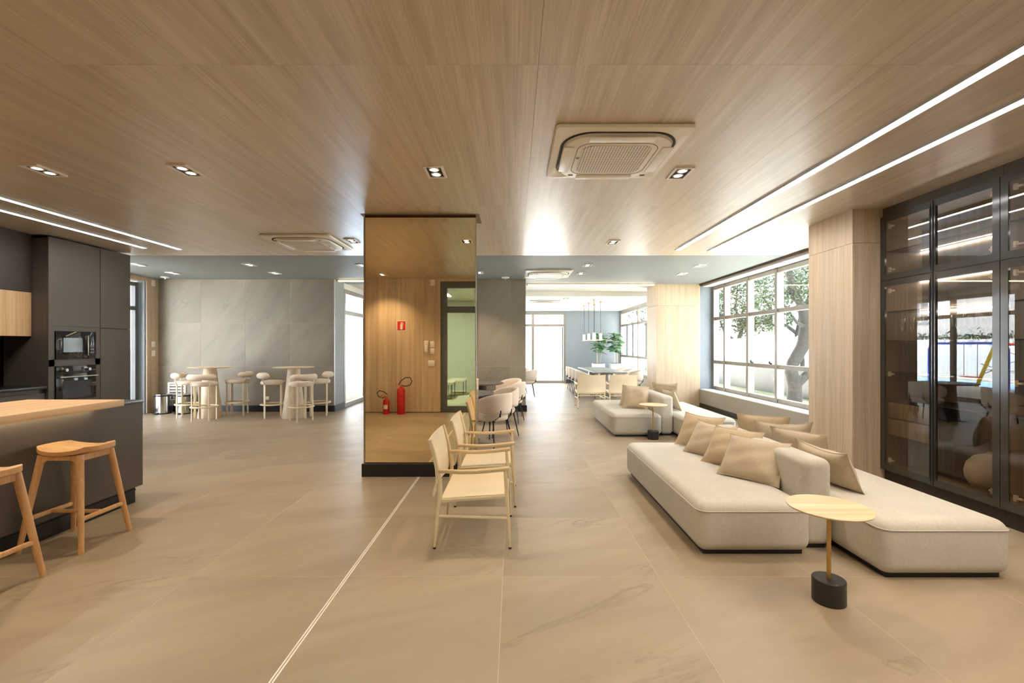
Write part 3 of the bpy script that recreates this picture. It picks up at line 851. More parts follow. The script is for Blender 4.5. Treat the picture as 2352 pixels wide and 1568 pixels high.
# ------------------------------------------------------------------ glass fronted display cabinets on the right
XC = 3.99
def display_unit(label, y0, y1, doors, lefts, drawers):
    """y0 near, y1 far; doors list of (ya, yb, hinge_side)"""
    t = thing('display_cabinet', label, 'cabinet', (XC, 0, 0))
    D = 0.44
    bm = bm_new()
    add_box(bm, (0.02, y0, 0.15), (D, y0 + 0.018, 2.87)); add_box(bm, (0.02, y1 - 0.018, 0.15), (D, y1, 2.87))
    add_box(bm, (0.02, y0, 0.15), (D, y1, 0.172)); add_box(bm, (0.02, y0, 2.85), (D, y1, 2.87)); add_box(bm, (0.02, y0, 2.17), (D, y1, 2.19))
    obj('carcass', bm, 'wood_inner', t)
    box('back', (D, y0, 0.15), (D + 0.012, y1, 2.87), 'wood_inner', t)
    for z in (2.515, 2.485, 2.165, 1.872, 1.835):  # in each shelf pair the upper glowing strip imitates the lower one's reflection
        box('light_strip', (D - 0.02, y0 + 0.02, z - 0.004), (D - 0.004, y1 - 0.02, z + 0.004), 'shelf_light', t)
    box('plinth', (0.05, y0, 0.0), (D, y1, 0.149), 'graphite_dark', t)
    box('top_filler', (0.03, y0, 2.872), (D, y1, CEIL - 0.001), 'graphite', t)
    for z in (2.50, 1.852, 1.537, 1.204, 0.91):
        box('shelf', (0.06, y0 + 0.02, z - 0.012), (D - 0.002, y1 - 0.02, z), 'shelf_glass' if z > 0.95 else 'graphite_dark', t)
    for ya, yb, hs in doors:
        for z0, z1 in ((0.15, 2.178), (2.184, 2.868)):
            d = bpy.data.objects.new('door', None); COL.objects.link(d); d.parent = t
            fw = 0.062
            fa, fb = (0.026, 0.058) if hs > 0 else (0.058, 0.026)       # stiles: slim at the pull, wider at the hinges
            bm = bm_new()
            a, b = ya + 0.002, yb - 0.002
            for lo, hi in (((0, a, z0), (0.019, a + fa, z1)), ((0, b - fb, z0), (0.019, b, z1)), ((0, a + fa, z0), (0.019, b - fb, z0 + fw)), ((0, a + fa, z1 - fw), (0.019, b - fb, z1))):
                add_box(bm, lo, hi)
            obj('frame', bm, 'frame_glass', d)
            box('glass', (0.004, a + fa, z0 + fw), (0.010, b - fb, z1 - fw), 'smoked_glass', d)
            hy = (b - fw - 0.022) if hs > 0 else (a + fw + 0.022)
            zz = [z0 + 0.11, z1 - 0.11] + ([1.18] if z1 < 2.2 else [])
            for z in zz:
                bm = bm_new(); add_box(bm, (0.022, hy - 0.012, z - 0.025), (0.045, hy + 0.012, z + 0.025), 0.003); add_box(bm, (0.03, hy - 0.012 - 0.035 * hs, z - 0.008), (0.05, hy + 0.012 - 0.02 * hs, z + 0.008), 0.002)
                obj('hinge', bm, 'hinge_metal', d)
            # pull: slim dark blade with pointed ends along the meeting stile
            py = (a + 0.012) if hs > 0 else (b - 0.012)
            bm = bm_new(); add_tube(bm, [(-0.008, py, z0 + 0.01), (-0.014, py, z0 + 0.09), (-0.014, py, z1 - 0.09), (-0.008, py, z1 - 0.01)], [0.0015, 0.007, 0.007, 0.0015], 8)
            obj('handle', bm, 'black_metal', d)
    if drawers:
        ya, yb = drawers
        box('drawer_box', (0.06, ya, 0.524), (D - 0.01, yb, 0.90), 'graphite_dark', t)
        for z0, z1 in ((0.530, 0.700), (0.715, 0.875)):
            box('drawer', (0.045, ya + 0.01, z0), (0.059, yb - 0.01, z1), 'wood_inner', t, 0.002)
    return t
display_unit('smoked glass display cabinet with wine glasses and round vase', 3.752, 4.978, [(4.352, 4.978, 1), (3.752, 4.350, -1)], None, (4.36, 4.94))
display_unit('smoked glass display cabinet cut off by the right picture edge', 2.52, 3.750, [(3.136, 3.750, 1), (2.52, 3.134, -1)], None, None)

def flute(x, y, z, label, kind, cache={}):
    if kind in cache: return dup(cache[kind], (x, y, z), 0, label, cache[kind]['group'])
    t = thing('champagne_flute' if kind == 'flute' else 'wine_glass', label, 'glass', (x, y, z), 0, 'champagne flutes in the display cabinet' if kind == 'flute' else 'wine glasses in the display cabinet')
    obj('stem', add_lathe(bm_new(), [(0.033, 0.0), (0.032, 0.003), (0.006, 0.008), (0.004, 0.03), (0.004, 0.085), (0.008, 0.095)], 16), 'crystal', t)
    if kind == 'flute': prof = [(0.006, 0.095), (0.020, 0.115), (0.027, 0.15), (0.026, 0.20), (0.023, 0.235)]
    else: prof = [(0.006, 0.095), (0.028, 0.108), (0.042, 0.14), (0.043, 0.18), (0.038, 0.235)]
    obj('bowl', add_lathe(bm_new(), prof + [(r - 0.0015, z_) for r, z_ in prof[::-1]], 20, cap=False), 'crystal', t)
    cache[kind] = t
    return t
for k, (x, y) in enumerate(((4.16, 4.885), (4.16, 4.77), (4.15, 4.65), (4.24, 4.66))):
    flute(x, y, 1.5375, ['slender champagne flute farthest from the camera on the cabinet shelf', 'slender champagne flute second in the cabinet shelf row', 'slender champagne flute third in the row, nearer the glass', 'slender champagne flute behind the third one in the row'][k], 'flute')
for k, (x, y) in enumerate(((4.14, 4.36), (4.14, 4.245), (4.13, 4.12), (4.22, 4.07), (4.13, 4.0), (4.14, 3.89))):
    flute(x, y, 1.5375, 'wide wine glass on the cabinet shelf, %s of its row counted from the far end' % ['first', 'second', 'third', 'fourth', 'fifth', 'sixth'][k], 'wine')
va = tag(obj('vase', add_lathe(bm_new(), [(0.09, 0.0), (0.15, 0.05), (0.19, 0.13), (0.196, 0.19), (0.18, 0.26), (0.13, 0.32), (0.06, 0.348), (0.045, 0.352), (0.045, 0.365), (0.036, 0.365), (0.036, 0.33), (0.10, 0.29)], 40), 'ceramic'), 'round stone coloured vase on the floor of the display cabinet', 'vase')
va.location = (4.235, 4.03, 0.173)

# ------------------------------------------------------------------ sofas
def module(name, lo, hi, t, r=0.075, piping=True):
    o = box(name, lo, hi, 'sofa_fabric', t, r, 6)
    if piping:
        w, d = hi[0] - lo[0], hi[1] - lo[1]; z = hi[2] - 0.055
        pts = [(x, y, z) for x, y in rrect(w + 0.003, d + 0.003, r, 6, (lo[0] + hi[0]) / 2, (lo[1] + hi[1]) / 2)]
        obj('piping', add_tube(bm_new(), pts, 0.004, 6, closed=True), 'sofa_fabric', o)
    return o
def sofa(label, loc, fr, br, bk):
    t = thing('sofa', label, 'sofa', loc, 0)
    for nm, (x0, x1, y0, y1) in (('seat', fr), ('seat', bk)):
        module(nm, (x0, y0, 0.025), (x1, y1, 0.372), t)
        box('foot_plinth', (x0 + 0.05, y0 + 0.05, 0.0), (x1 - 0.05, y1 - 0.05, 0.03), 'black_board', t)
    x0, x1, y0, y1 = br
    module('backrest', (x0, y0, 0.025), (x1, y1, 0.655), t, 0.06, False)
    box('foot_plinth', (x0 + 0.04, y0 + 0.04, 0.0), (x1 - 0.04, y1 - 0.04, 0.03), 'black_board', t)
    return t
sofa('cream double sided sofa nearest the camera, beside the glass cabinets', (0, 0, 0), (1.30, 2.105, 3.21, 5.31), (2.11, 2.325, 3.32, 4.85), (2.33, 3.16, 2.88, 5.32))
sofa('cream double sided sofa farther back, below the big window', (0, 0, 0), (1.60, 2.405, 7.40, 9.40), (2.41, 2.625, 7.50, 8.95), (2.63, 3.40, 6.95, 9.10))

def pillow_mesh(w, h, th, seed, seam=False):
    rnd = random.Random(seed)
    bm = bm_new(); N = 14; sides = []
    ph = [rnd.uniform(0, 6.28) for _ in range(6)]
    for s in (1, -1):
        rows = []
        for j in range(N + 1):
            row = []
            for i in range(N + 1):
                u = -1 + 2 * i / N; v = -1 + 2 * j / N
                pin = 0.075
                x = u * w / 2 * (1 - pin * (1 - abs(v) ** 3) * abs(u) ** 6 * 0.9)
                y = v * h / 2 * (1 - pin * (1 - abs(u) ** 3) * abs(v) ** 6 * 0.9)
                f = max(0, (1 - abs(u) ** 3.2)) ** 0.75 * max(0, (1 - abs(v) ** 3.2)) ** 0.75
                wr = 0.006 * math.sin(5 * u + 3 * v + ph[0]) + 0.005 * math.sin(9 * v - 4 * u + ph[1]) + 0.004 * math.sin(11 * u + ph[2])
                z = s * (th / 2 * f) + wr * f * (1 if s > 0 else 0.6) + 0.010 * math.sin(2.2 * u + ph[3]) * (1 - f)
                # slump: the upper edge sags in the middle
                if v > 0: y -= 0.025 * v * v * (1 - u * u) * (0.6 + 0.5 * math.sin(ph[4]))
                row.append(bm.verts.new((x, y, z)))
            rows.append(row)
        sides.append(rows)
    for s, rows in enumerate(sides):
        for j in range(N):
            for i in range(N):
                q = (rows[j][i], rows[j][i + 1], rows[j + 1][i + 1], rows[j + 1][i])
                bm.faces.new(q if s == 0 else q[::-1])
    bmesh.ops.remove_doubles(bm, verts=bm.verts, dist=0.0006)
    return bm
def cushion(label, base, ang, lean, w=0.50, h=0.42, th=0.13, seed=1, mat='cushion_fabric', group=None, flap=False):
    """stands on 'base' (mid of lower edge); ang: heading its face looks to (deg, 0 = +x); lean back in deg"""
    t = thing('cushion', label, 'cushion', base, 0, group)
    t.rotation_euler = Matrix.Rotation(math.radians(ang) + PI / 2, 3, 'Z').to_euler()
    bm = pillow_mesh(w, h, th, seed)
    R = Matrix.Rotation(math.radians(90 - lean), 4, 'X')
    for v in bm.verts: v.co = R @ (v.co + Vector((0, h / 2, 0)))
    cv = obj('cover', bm, mat, t, 80)
    bm = bm_new(); pts = []
    N = 10
    def edge(u, v):
        pin = 0.075
        x = u * w / 2 * (1 - pin * (1 - abs(v) ** 3) * abs(u) ** 6 * 0.9)
        y = v * h / 2 * (1 - pin * (1 - abs(u) ** 3) * abs(v) ** 6 * 0.9)
        rnd = random.Random(seed); ph = [rnd.uniform(0, 6.28) for _ in range(6)]
        if v > 0: y -= 0.025 * v * v * (1 - u * u) * (0.6 + 0.5 * math.sin(ph[4]))
        return Vector((x, y, 0.010 * math.sin(2.2 * u + ph[3])))
    for k in range(N): pts.append(edge(-1 + 2 * k / N, -1))
    for k in range(N): pts.append(edge(1, -1 + 2 * k / N))
    for k in range(N): pts.append(edge(1 - 2 * k / N, 1))
    for k in range(N): pts.append(edge(-1, 1 - 2 * k / N))
    pts = [R @ (p + Vector((0, h / 2, 0))) for p in pts]
    obj('seam', add_tube(bm, pts, 0.0035, 5, closed=True), mat, t)
    if flap:
        bm = bm_new(); rows = []
        for j in range(3):
            rows.append([bm.verts.new(R @ Vector(((-1 + 2 * i / 12) * (w / 2 - 0.02), h - 0.012 - 0.045 * j - 0.02 * (1 - (i / 6 - 1) ** 2), 0.016 + 0.016 * j * (1 - abs(i / 6 - 1) ** 3) + 0.006 * math.sin(i * 1.3)))) for i in range(13)])
        for j in range(2):
            for i in range(12): bm.faces.new((rows[j][i], rows[j][i + 1], rows[j + 1][i + 1], rows[j + 1][i]))
        obj('flap', bm, mat, t, 80)
    return t
ZS = 0.374
GA = 'cushions on the camera side of the near sofa'; GB = 'cushions on the window side of the near sofa'
cushion('beige cushion in front on the near sofa, facing the camera', (1.915, 3.765, ZS), 218, 38, 0.50, 0.40, 0.14, 3, 'cushion_fabric', GA)
cushion('beige cushion standing behind the front one on the near sofa', (1.93, 4.19, ZS), 212, 36, 0.50, 0.40, 0.13, 5, 'cushion_fabric_warm', GA)
cushion('beige cushion third from the front on the near sofa', (1.90, 4.60, ZS), 208, 36, 0.48, 0.39, 0.13, 8, 'cushion_fabric', GA)
cushion('beige cushion at the far end of the near sofa, peak above the others', (1.95, 4.95, ZS), 214, 30, 0.48, 0.40, 0.12, 11, 'cushion_fabric_warm', GA)
cushion('beige cushion on the window side nearest the camera, corner drooping', (2.59, 3.69, ZS), 6, 24, 0.57, 0.34, 0.14, 14, 'cushion_fabric', GB)
cushion('beige cushion on the window side with open flap along its top, second from camera', (2.73, 4.29, ZS), 23, 18, 0.55, 0.34, 0.13, 17, 'cushion_fabric', GB, True)
cushion('beige cushion on the window side third from the camera', (2.80, 4.80, ZS), 78, 14, 0.55, 0.34, 0.13, 20, 'cushion_fabric', GB)
cushion('beige cushion on the window side farthest from the camera, with creased flap', (2.78, 5.10, ZS), 60, 14, 0.52, 0.36, 0.12, 23, 'cushion_fabric_warm', GB, True)
GC = 'cushions on the far sofa'
cushion('large beige cushion in front on the far sofa, beside its side table', (2.13, 8.03, ZS), 246, 28, 0.44, 0.44, 0.14, 26, 'cushion_fabric', GC)
cushion('beige cushion peeping out behind the front one on the far sofa', (2.16, 8.38, ZS), 240, 28, 0.46, 0.42, 0.12, 29, 'cushion_fabric', GC)
cushion('beige cushion on the window side of the far sofa, lying against the back end', (2.82, 7.98, ZS), 8, 24, 0.46, 0.38, 0.13, 35, 'cushion_fabric', GC)
cushion('beige cushion with bow shaped crest on the window side of the far sofa', (2.86, 8.40, ZS), 40, 20, 0.46, 0.42, 0.13, 38, 'cushion_fabric', GC, True)
cushion('beige cushion farthest back on the window side of the far sofa', (2.90, 8.75, ZS), 66, 16, 0.46, 0.42, 0.12, 41, 'cushion_fabric_warm', GC)

def side_table(x, y, label, first=[None]):
    if first[0]: return dup(first[0], (x, y, 0), 0.6, label)
    t = thing('side_table', label, 'side table', (x, y, 0), 0, 'round side tables by the sofas')
    obj('base', add_lathe(bm_new(), [(0.083, 0.0), (0.086, 0.004), (0.086, 0.130), (0.083, 0.134)], 40), 'base_black', t)
    obj('pole', add_tube(bm_new(), [(0, 0, 0.13), (0, 0, 0.535)], 0.0115, 16), 'brass', t)
    obj('tabletop', add_lathe(bm_new(), [(0.19, 0.533), (0.214, 0.541), (0.218, 0.548), (0.215, 0.551)], 56), 'wood_table', t)
    first[0] = t
    return t
side_table(1.83, 2.655, 'round wooden side table on brass pole and black foot, nearest the camera')
side_table(2.21, 7.25, 'round wooden side table on brass pole before the far sofa')

# ------------------------------------------------------------------ cream sling armchairs
def armchair(x, y, rz, label, group, first=[None]):
    """local: faces +x, width along y"""
    if first[0]: return dup(first[0], (x, y, 0), rz, label, group)
    t = thing('sling_armchair', label, 'armchair', (x, y, 0), rz, group)
    W2 = 0.315
    for s in (-1, 1):
        yy = s * W2
        bm = bm_new(); add_tube(bm, [(-0.285, yy, 0.012), (-0.262, yy, 0.22), (-0.243, yy, 0.40), (-0.245, yy, 0.50), (-0.262, yy, 0.58), (-0.29, yy, 0.70), (-0.318, yy, 0.795)], [0.009, 0.013, 0.016, 0.0165, 0.016, 0.015, 0.0135], 10)
        lg = obj('leg', bm, 'cream_metal', t)
        obj('foot', add_lathe(bm_new(), [(0.011, 0.0), (0.011, 0.014)], 10, (-0.285, yy, 0)), 'black_rubber', lg)
        bm = bm_new(); add_tube(bm, [(0.268, yy, 0.012), (0.258, yy, 0.20), (0.246, yy, 0.36), (0.240, yy, 0.47), (0.232, yy, 0.575)], [0.009, 0.012, 0.0155, 0.015, 0.0135], 10)
        lg = obj('leg', bm, 'cream_metal', t)
        obj('foot', add_lathe(bm_new(), [(0.011, 0.0), (0.011, 0.014)], 10, (0.268, yy, 0)), 'black_rubber', lg)
        # arm: flat paddle, wider and dropped toward the front
        bm = bm_new(); rows = []
        for xx, zz, w_, yo in ((-0.268, 0.565, 0.030, 0), (-0.20, 0.566, 0.036, 0), (-0.10, 0.560, 0.046, -0.004), (0.02, 0.562, 0.056, -0.006), (0.14, 0.573, 0.060, -0.004), (0.235, 0.584, 0.058, 0), (0.262, 0.586, 0.046, 0)):
            rows.append([bm.verts.new((xx, yy + s * yo + a * w_ / 2, zz + b * 0.012)) for a, b in ((-1, -1), (1, -1), (1, 1), (-1, 1))])
        for a, b in zip(rows[:-1], rows[1:]):
            for k in range(4): bm.faces.new((a[k], a[(k + 1) % 4], b[(k + 1) % 4], b[k]))
        bm.faces.new(rows[0][::-1]); bm.faces.new(rows[-1])
        bmesh.ops.bevel(bm, geom=list(bm.edges), offset=0.005, segments=2, profile=0.5, affect='EDGES')
        obj('armrest', bm, 'wood_arm', t)
        bm = bm_new(); add_tube(bm, [(-0.262, yy, 0.24), (0.256, yy, 0.225)], 0.011, 10); obj('stretcher', bm, 'cream_metal', t)
        bm = bm_new(); add_tube(bm, [(-0.25, yy * 0.985, 0.355), (0.243, yy * 0.985, 0.385)], 0.013, 10); obj('seat_rail', bm, 'cream_metal', t)
    for x_, z_ in ((0.243, 0.325), (-0.258, 0.30)):
        bm = bm_new(); add_tube(bm, [(x_, -W2, z_), (x_, W2, z_)], 0.011, 10); obj('crossbar', bm, 'cream_metal', t)
    # leather seat sling, sagging, wrapped over the side rails
    bm = bm_new(); rows = []
    for i in range(9):
        u = i / 8; xx = -0.235 + 0.47 * u; zz = 0.371 + 0.031 * u
        row = []
        for j in range(13):
            v = -1 + j / 6
            row.append((xx, v * (W2 + 0.002), zz - 0.020 * (1 - v * v) * (0.4 + 0.6 * math.sin(PI * u))))
        rows.append(row)
    V = [[[bm.verts.new((p[0], p[1], p[2] + dz)) for p in r] for r in rows] for dz in (0, -0.032)]
    for k in (0, 1):
        for i in range(8):
            for j in range(12):
                q = (V[k][i][j], V[k][i][j + 1], V[k][i + 1][j + 1], V[k][i + 1][j]); bm.faces.new(q if k == 0 else q[::-1])
    for i in range(8):
        for j in (0, 12): bm.faces.new((V[0][i][j], V[0][i + 1][j], V[1][i + 1][j], V[1][i][j]))
    for j in range(12):
        for i in (0, 8): bm.faces.new((V[0][i][j], V[0][i][j + 1], V[1][i][j + 1], V[1][i][j]))
    obj('seat', bm, 'leather_cream', t, 50)
    # leather back sling, with the loose tail below the crossing
    prof = [(-0.318, 0.790), (-0.300, 0.73), (-0.282, 0.66), (-0.268, 0.58), (-0.262, 0.50), (-0.268, 0.43), (-0.285, 0.385)]
    bm = bm_new(); V = []
    for k in (0, 1):
        rr = []
        for x_, z_ in prof:
            rr.append([bm.verts.new((x_ - 0.030 * (1 - (j / 6 - 1) ** 2) * (0.5 if z_ > 0.78 else 1) - k * 0.010 , (j / 6 - 1) * (W2 + 0.014), z_)) for j in range(13)])
        V.append(rr)
    for k in (0, 1):
        for i in range(len(prof) - 1):
            for j in range(12):
                q = (V[k][i][j], V[k][i][j + 1], V[k][i + 1][j + 1], V[k][i + 1][j]); bm.faces.new(q if k == 0 else q[::-1])
    for i in range(len(prof) - 1):
        for j in (0, 12): bm.faces.new((V[0][i][j], V[0][i + 1][j], V[1][i + 1][j], V[1][i][j]))
    for j in range(12):
        for i in (0, len(prof) - 1): bm.faces.new((V[0][i][j], V[0][i][j + 1], V[1][i][j + 1], V[1][i][j]))
    obj('backrest', bm, 'leather_cream', t, 50)
    first[0] = t
    return t
armchair(-0.295, 3.655, 0.0, 'cream leather sling armchair nearest the camera, before the mirror column', 'armchairs by the mirror column')
armchair(-0.255, 4.515, 0.0, 'cream leather sling armchair close to the mirror column, behind another', 'armchairs by the mirror column')
armchair(1.83, 11.05, PI / 2, 'cream sling armchair seen from behind at table end, nearer the passage wall', 'armchairs at the dining table end')
armchair(2.58, 11.05, PI / 2, 'cream sling armchair seen from behind at table end, partly behind cushions', 'armchairs at the dining table end')

# ------------------------------------------------------------------ upholstered tub chairs and their tables
def tub_chair(x, y, rz, label, group, first=[None]):
    """local: faces +x"""
    if first[0]: return dup(first[0], (x, y, 0), rz, label, group)
    t = thing('tub_chair', label, 'chair', (x, y, 0), rz, group)
    bm = bm_new(); NA = 25
    rings = []
    for k in range(NA):
        a = math.radians(180 - 112 + 224 * k / (NA - 1)); c = abs(k / (NA - 1) * 2 - 1)
        top = 0.785 - 0.13 * c ** 2.2; bot = 0.475 + 0.06 * c ** 3
        ring = []
        m = (top + bot) / 2; hh = (top - bot) / 2; th = 0.030 * (1 - 0.3 * c ** 4)
        for q in range(12):
            b = 2 * PI * q / 12
            cr, sr = math.cos(b), math.sin(b)
            rr = 0.265 + th * (abs(cr) ** 0.5) * (1 if cr > 0 else -1) + 0.045 * ((m + hh * sr) - 0.6)
            zz = m + hh * (abs(sr) ** 0.5) * (1 if sr > 0 else -1)
            ring.append(bm.verts.new((math.cos(a) * rr * 1.02 + 0.02, math.sin(a) * rr * 1.04, zz)))
        rings.append(ring)
    for p, q in zip(rings[:-1], rings[1:]):
        for k in range(12): bm.faces.new((p[k], p[(k + 1) % 12], q[(k + 1) % 12], q[k]))
    bm.faces.new(rings[0][::-1]); bm.faces.new(rings[-1])
    obj('backrest', bm, 'boucle', t, 60)
    obj('seat', add_lathe(bm_new(), [(0.19, 0.365), (0.235, 0.375), (0.25, 0.405), (0.25, 0.435), (0.235, 0.46), (0.18, 0.472), (0.05, 0.475)], 32, (0.035, 0, 0), sx=1.02), 'boucle', t, 60)
    for sx, sy in ((1, 1), (1, -1), (-1, 1), (-1, -1)):
        p1 = (0.03 + sx * 0.17, sy * 0.16, 0.38); p0 = (0.03 + sx * 0.235, sy * 0.22, 0.0)
        obj('leg', add_tube(bm_new(), [p0, p1], [0.008, 0.014], 10), 'black_metal', t)
        if sx < 0:
            bm = bm_new(); add_bar(bm, (0.03 + sx * 0.17, sy * 0.16, 0.37), (-0.235, sy * 0.125, 0.45), 0.025, 0.008); add_bar(bm, (-0.235, sy * 0.125, 0.44), (-0.252, sy * 0.125, 0.54), 0.025, 0.008)
            obj('bracket', bm, 'black_metal', t)
    first[0] = t
    return t
def round_table(x, y, label):
    t = thing('round_table', label, 'table', (x, y, 0), 0, 'round dark tables behind the column')
    obj('tabletop', add_lathe(bm_new(), [(0.44, 0.712), (0.475, 0.720), (0.48, 0.735), (0.475, 0.742)], 56), 'table_dark', t)
    obj('pedestal', add_lathe(bm_new(), [(0.20, 0.014), (0.19, 0.05), (0.15, 0.4), (0.14, 0.712)], 32), 'base_black', t)
    obj('base', add_lathe(bm_new(), [(0.24, 0.0), (0.245, 0.006), (0.23, 0.015)], 32), 'base_black', t)
    return t
round_table(-0.78, 7.20, 'round dark table nearer the mirror column, cut by its edge')
round_table(-0.68, 9.15, 'round dark table nearer the stone wall, behind the column')
G1 = 'white tub chairs at the round tables'
tub_chair(-0.31, 6.88, math.radians(142), 'white tub chair on black legs, nearest the mirror column edge', G1)
tub_chair(-0.20, 7.62, math.radians(206), 'white tub chair behind the nearest one, at the same dark table', G1)
tub_chair(-0.05, 8.92, math.radians(165), 'white tub chair right of the farther dark table, legs before skirting', G1)
tub_chair(-0.12, 9.62, math.radians(215), 'white tub chair nearest the stone wall, back rim just showing', G1)
tub_chair(-1.32, 7.35, math.radians(-10), 'white tub chair hidden left of the nearer dark table', G1)

# dining group in the far room
dt = thing('dining_table', 'long grey dining table under the pendant light', 'table', (2.66, 14.1, 0))
obj('tabletop', add_box(bm_new(), (-0.46, -1.55, 0.715), (0.46, 1.55, 0.745), 0.006), 'table_grey', dt)
for s in (-1, 1):
    bm = bm_new(); add_box(bm, (-0.20, s * 0.95 - 0.09, 0.01), (0.20, s * 0.95 + 0.09, 0.715), 0.02, 3); obj('leg', bm, 'steel', dt)
    box('foot_plate', (-0.26, s * 0.95 - 0.15, 0.0), (0.26, s * 0.95 + 0.15, 0.012), 'steel', dt, 0.003)
G2 = 'white tub chairs at the long dining table'
for k, y in enumerate((13.0, 13.75, 14.5, 15.25)):
    tub_chair(2.02, y, 0.0, 'white tub chair left of the long table, %s from its near end' % ['first', 'second', 'third', 'last'][k], G2)
for k, y in enumerate((13.1, 14.0, 14.9)):
    tub_chair(3.42, y, PI, 'white tub chair on the window side of the long table, %s from its near end' % ['first', 'second', 'third'][k], G2)
tub_chair(0.40, 13.3, PI, 'white tub chair by the glass doors just past the stone wall', 'white tub chairs at the glass doors')
tub_chair(0.20, 14.3, PI, 'white tub chair farther back by the glass doors, mostly behind the stone wall', 'white tub chairs at the glass doors')
rt = thing('square_table', 'small dark table behind the stone wall near the glass doors', 'table', (-0.40, 13.7, 0))
box('tabletop', (-0.4, -0.4, 0.71), (0.4, 0.4, 0.74), 'table_dark', rt, 0.004)
obj('pedestal', add_lathe(bm_new(), [(0.22, 0.0), (0.2, 0.03), (0.07, 0.06), (0.06, 0.71)], 24), 'base_black', rt)

pl = thing('pendant_light', 'pendant light of slim pale cylinders on a thin brass rail over dining table', 'pendant light', (2.45, 14.3, 2.84))
PP = [(-0.06, 1.25), (-0.07, 0.2), (-0.09, -0.85), (0.23, -0.2), (0.21, 0.75)]
for px, py in PP:
    c = obj('cable', add_tube(bm_new(), [(px, py, -1.05), (px, py, -0.02)], 0.006, 6), 'black_metal', pl)
    obj('canopy', add_lathe(bm_new(), [(0.035, 0.0), (0.035, -0.03), (0.01, -0.05)], 16, (px, py, 0)), 'brass', c)
    s_ = obj('shade', add_lathe(bm_new(), [(0.03, -1.20), (0.042, -1.195), (0.042, -1.00), (0.03, -0.995)], 20, (px, py, 0)), 'pendant_glow', pl)
    obj('cap', add_lathe(bm_new(), [(0.044, -0.995), (0.044, -0.975), (0.01, -0.97)], 20, (px, py, 0)), 'brass', s_)
bm = bm_new()
add_tube(bm, [(-0.06, 1.6, -1.19), (-0.09, -1.2, -1.19)], 0.008, 8)
obj('rail', bm, 'brass', pl)
bm = bm_new(); add_tube(bm, [(0.20, 1.1, -1.185), (0.24, -0.6, -1.185)], 0.008, 8); obj('rail', bm, 'brass', pl)
bm = bm_new(); add_tube(bm, [(-0.30, -0.55, -1.18), (0.42, -0.35, -1.18)], 0.008, 8); obj('rail', bm, 'brass', pl)

def leaf_mesh():
    bm = bm_new(); L = 0.24; rows = []
    for i in range(7):
        u = i / 6; w = 0.075 * math.sin(PI * min(1, 0.12 + u * 0.88)) ** 0.7 * (0.75 + 0.5 * u)
        if i == 6: w = 0.008
        rows.append([bm.verts.new((u * L, s * w, -0.25 * u * u * L + 0.015 * abs(s))) for s in (-1, 0, 1)])
    for a, b in zip(rows[:-1], rows[1:]):
        for k in range(2): bm.faces.new((a[k], a[k + 1], b[k + 1], b[k]))
    me = finish(bm, 'leaf', 80); me.materials.append(M['leaf_green'])
    return me
LEAF = leaf_mesh()
def fig(x, y, label, seed, stems, top):
    rnd = random.Random(seed)
    p = thing('planter', 'square white planter holding the ' + label, 'planter', (x, y, 0))
    bm = bm_new(); add_box(bm, (-0.215, -0.215, 0.0), (0.215, 0.215, 0.80), 0.008)
    obj('pot', bm, 'planter_white', p)
    box('soil', (-0.19, -0.19, 0.80), (0.19, 0.19, 0.806), 'soil', p)
    t = thing('fig_tree', label, 'plant', (x, y, 0.808))
    for sx, sy, lean in stems:
        pts = [(sx, sy, 0), (sx + lean * 0.3, sy, (top - 0.8) * 0.4), (sx + lean, sy + 0.02, top - 0.9)]
        obj('stem', add_tube(bm_new(), pts, [0.018, 0.014, 0.007], 8), 'stem_pale', t)
        n = 30
        for k in range(n):
            u = 0.36 + 0.64 * (k / n) + rnd.uniform(-0.02, 0.02)
            z = u * (top - 0.9)
            cx_ = sx + lean * u * u; a = k * 2.4 + rnd.uniform(-0.4, 0.4)
            o = shared('leaf', LEAF, (cx_, sy, z), t)
            sc = rnd.uniform(0.85, 1.25) * (1.0 - 0.25 * max(0, u - 0.8))
            o.scale = (sc, sc, sc); o.rotation_euler = (rnd.uniform(-0.5, 0.5), rnd.uniform(-0.7, 0.25), a)
    return t
fig(3.20, 17.3, 'leafy fig plant with bare stems, left of the two', 3, [(-0.05, 0, 0.02), (0.08, 0.05, 0.12)], 2.0)
fig(3.88, 17.4, 'leafy fig plant in the corner by the window', 5, [(-0.06, 0, -0.02), (0.07, 0.05, 0.05)], 2.05)

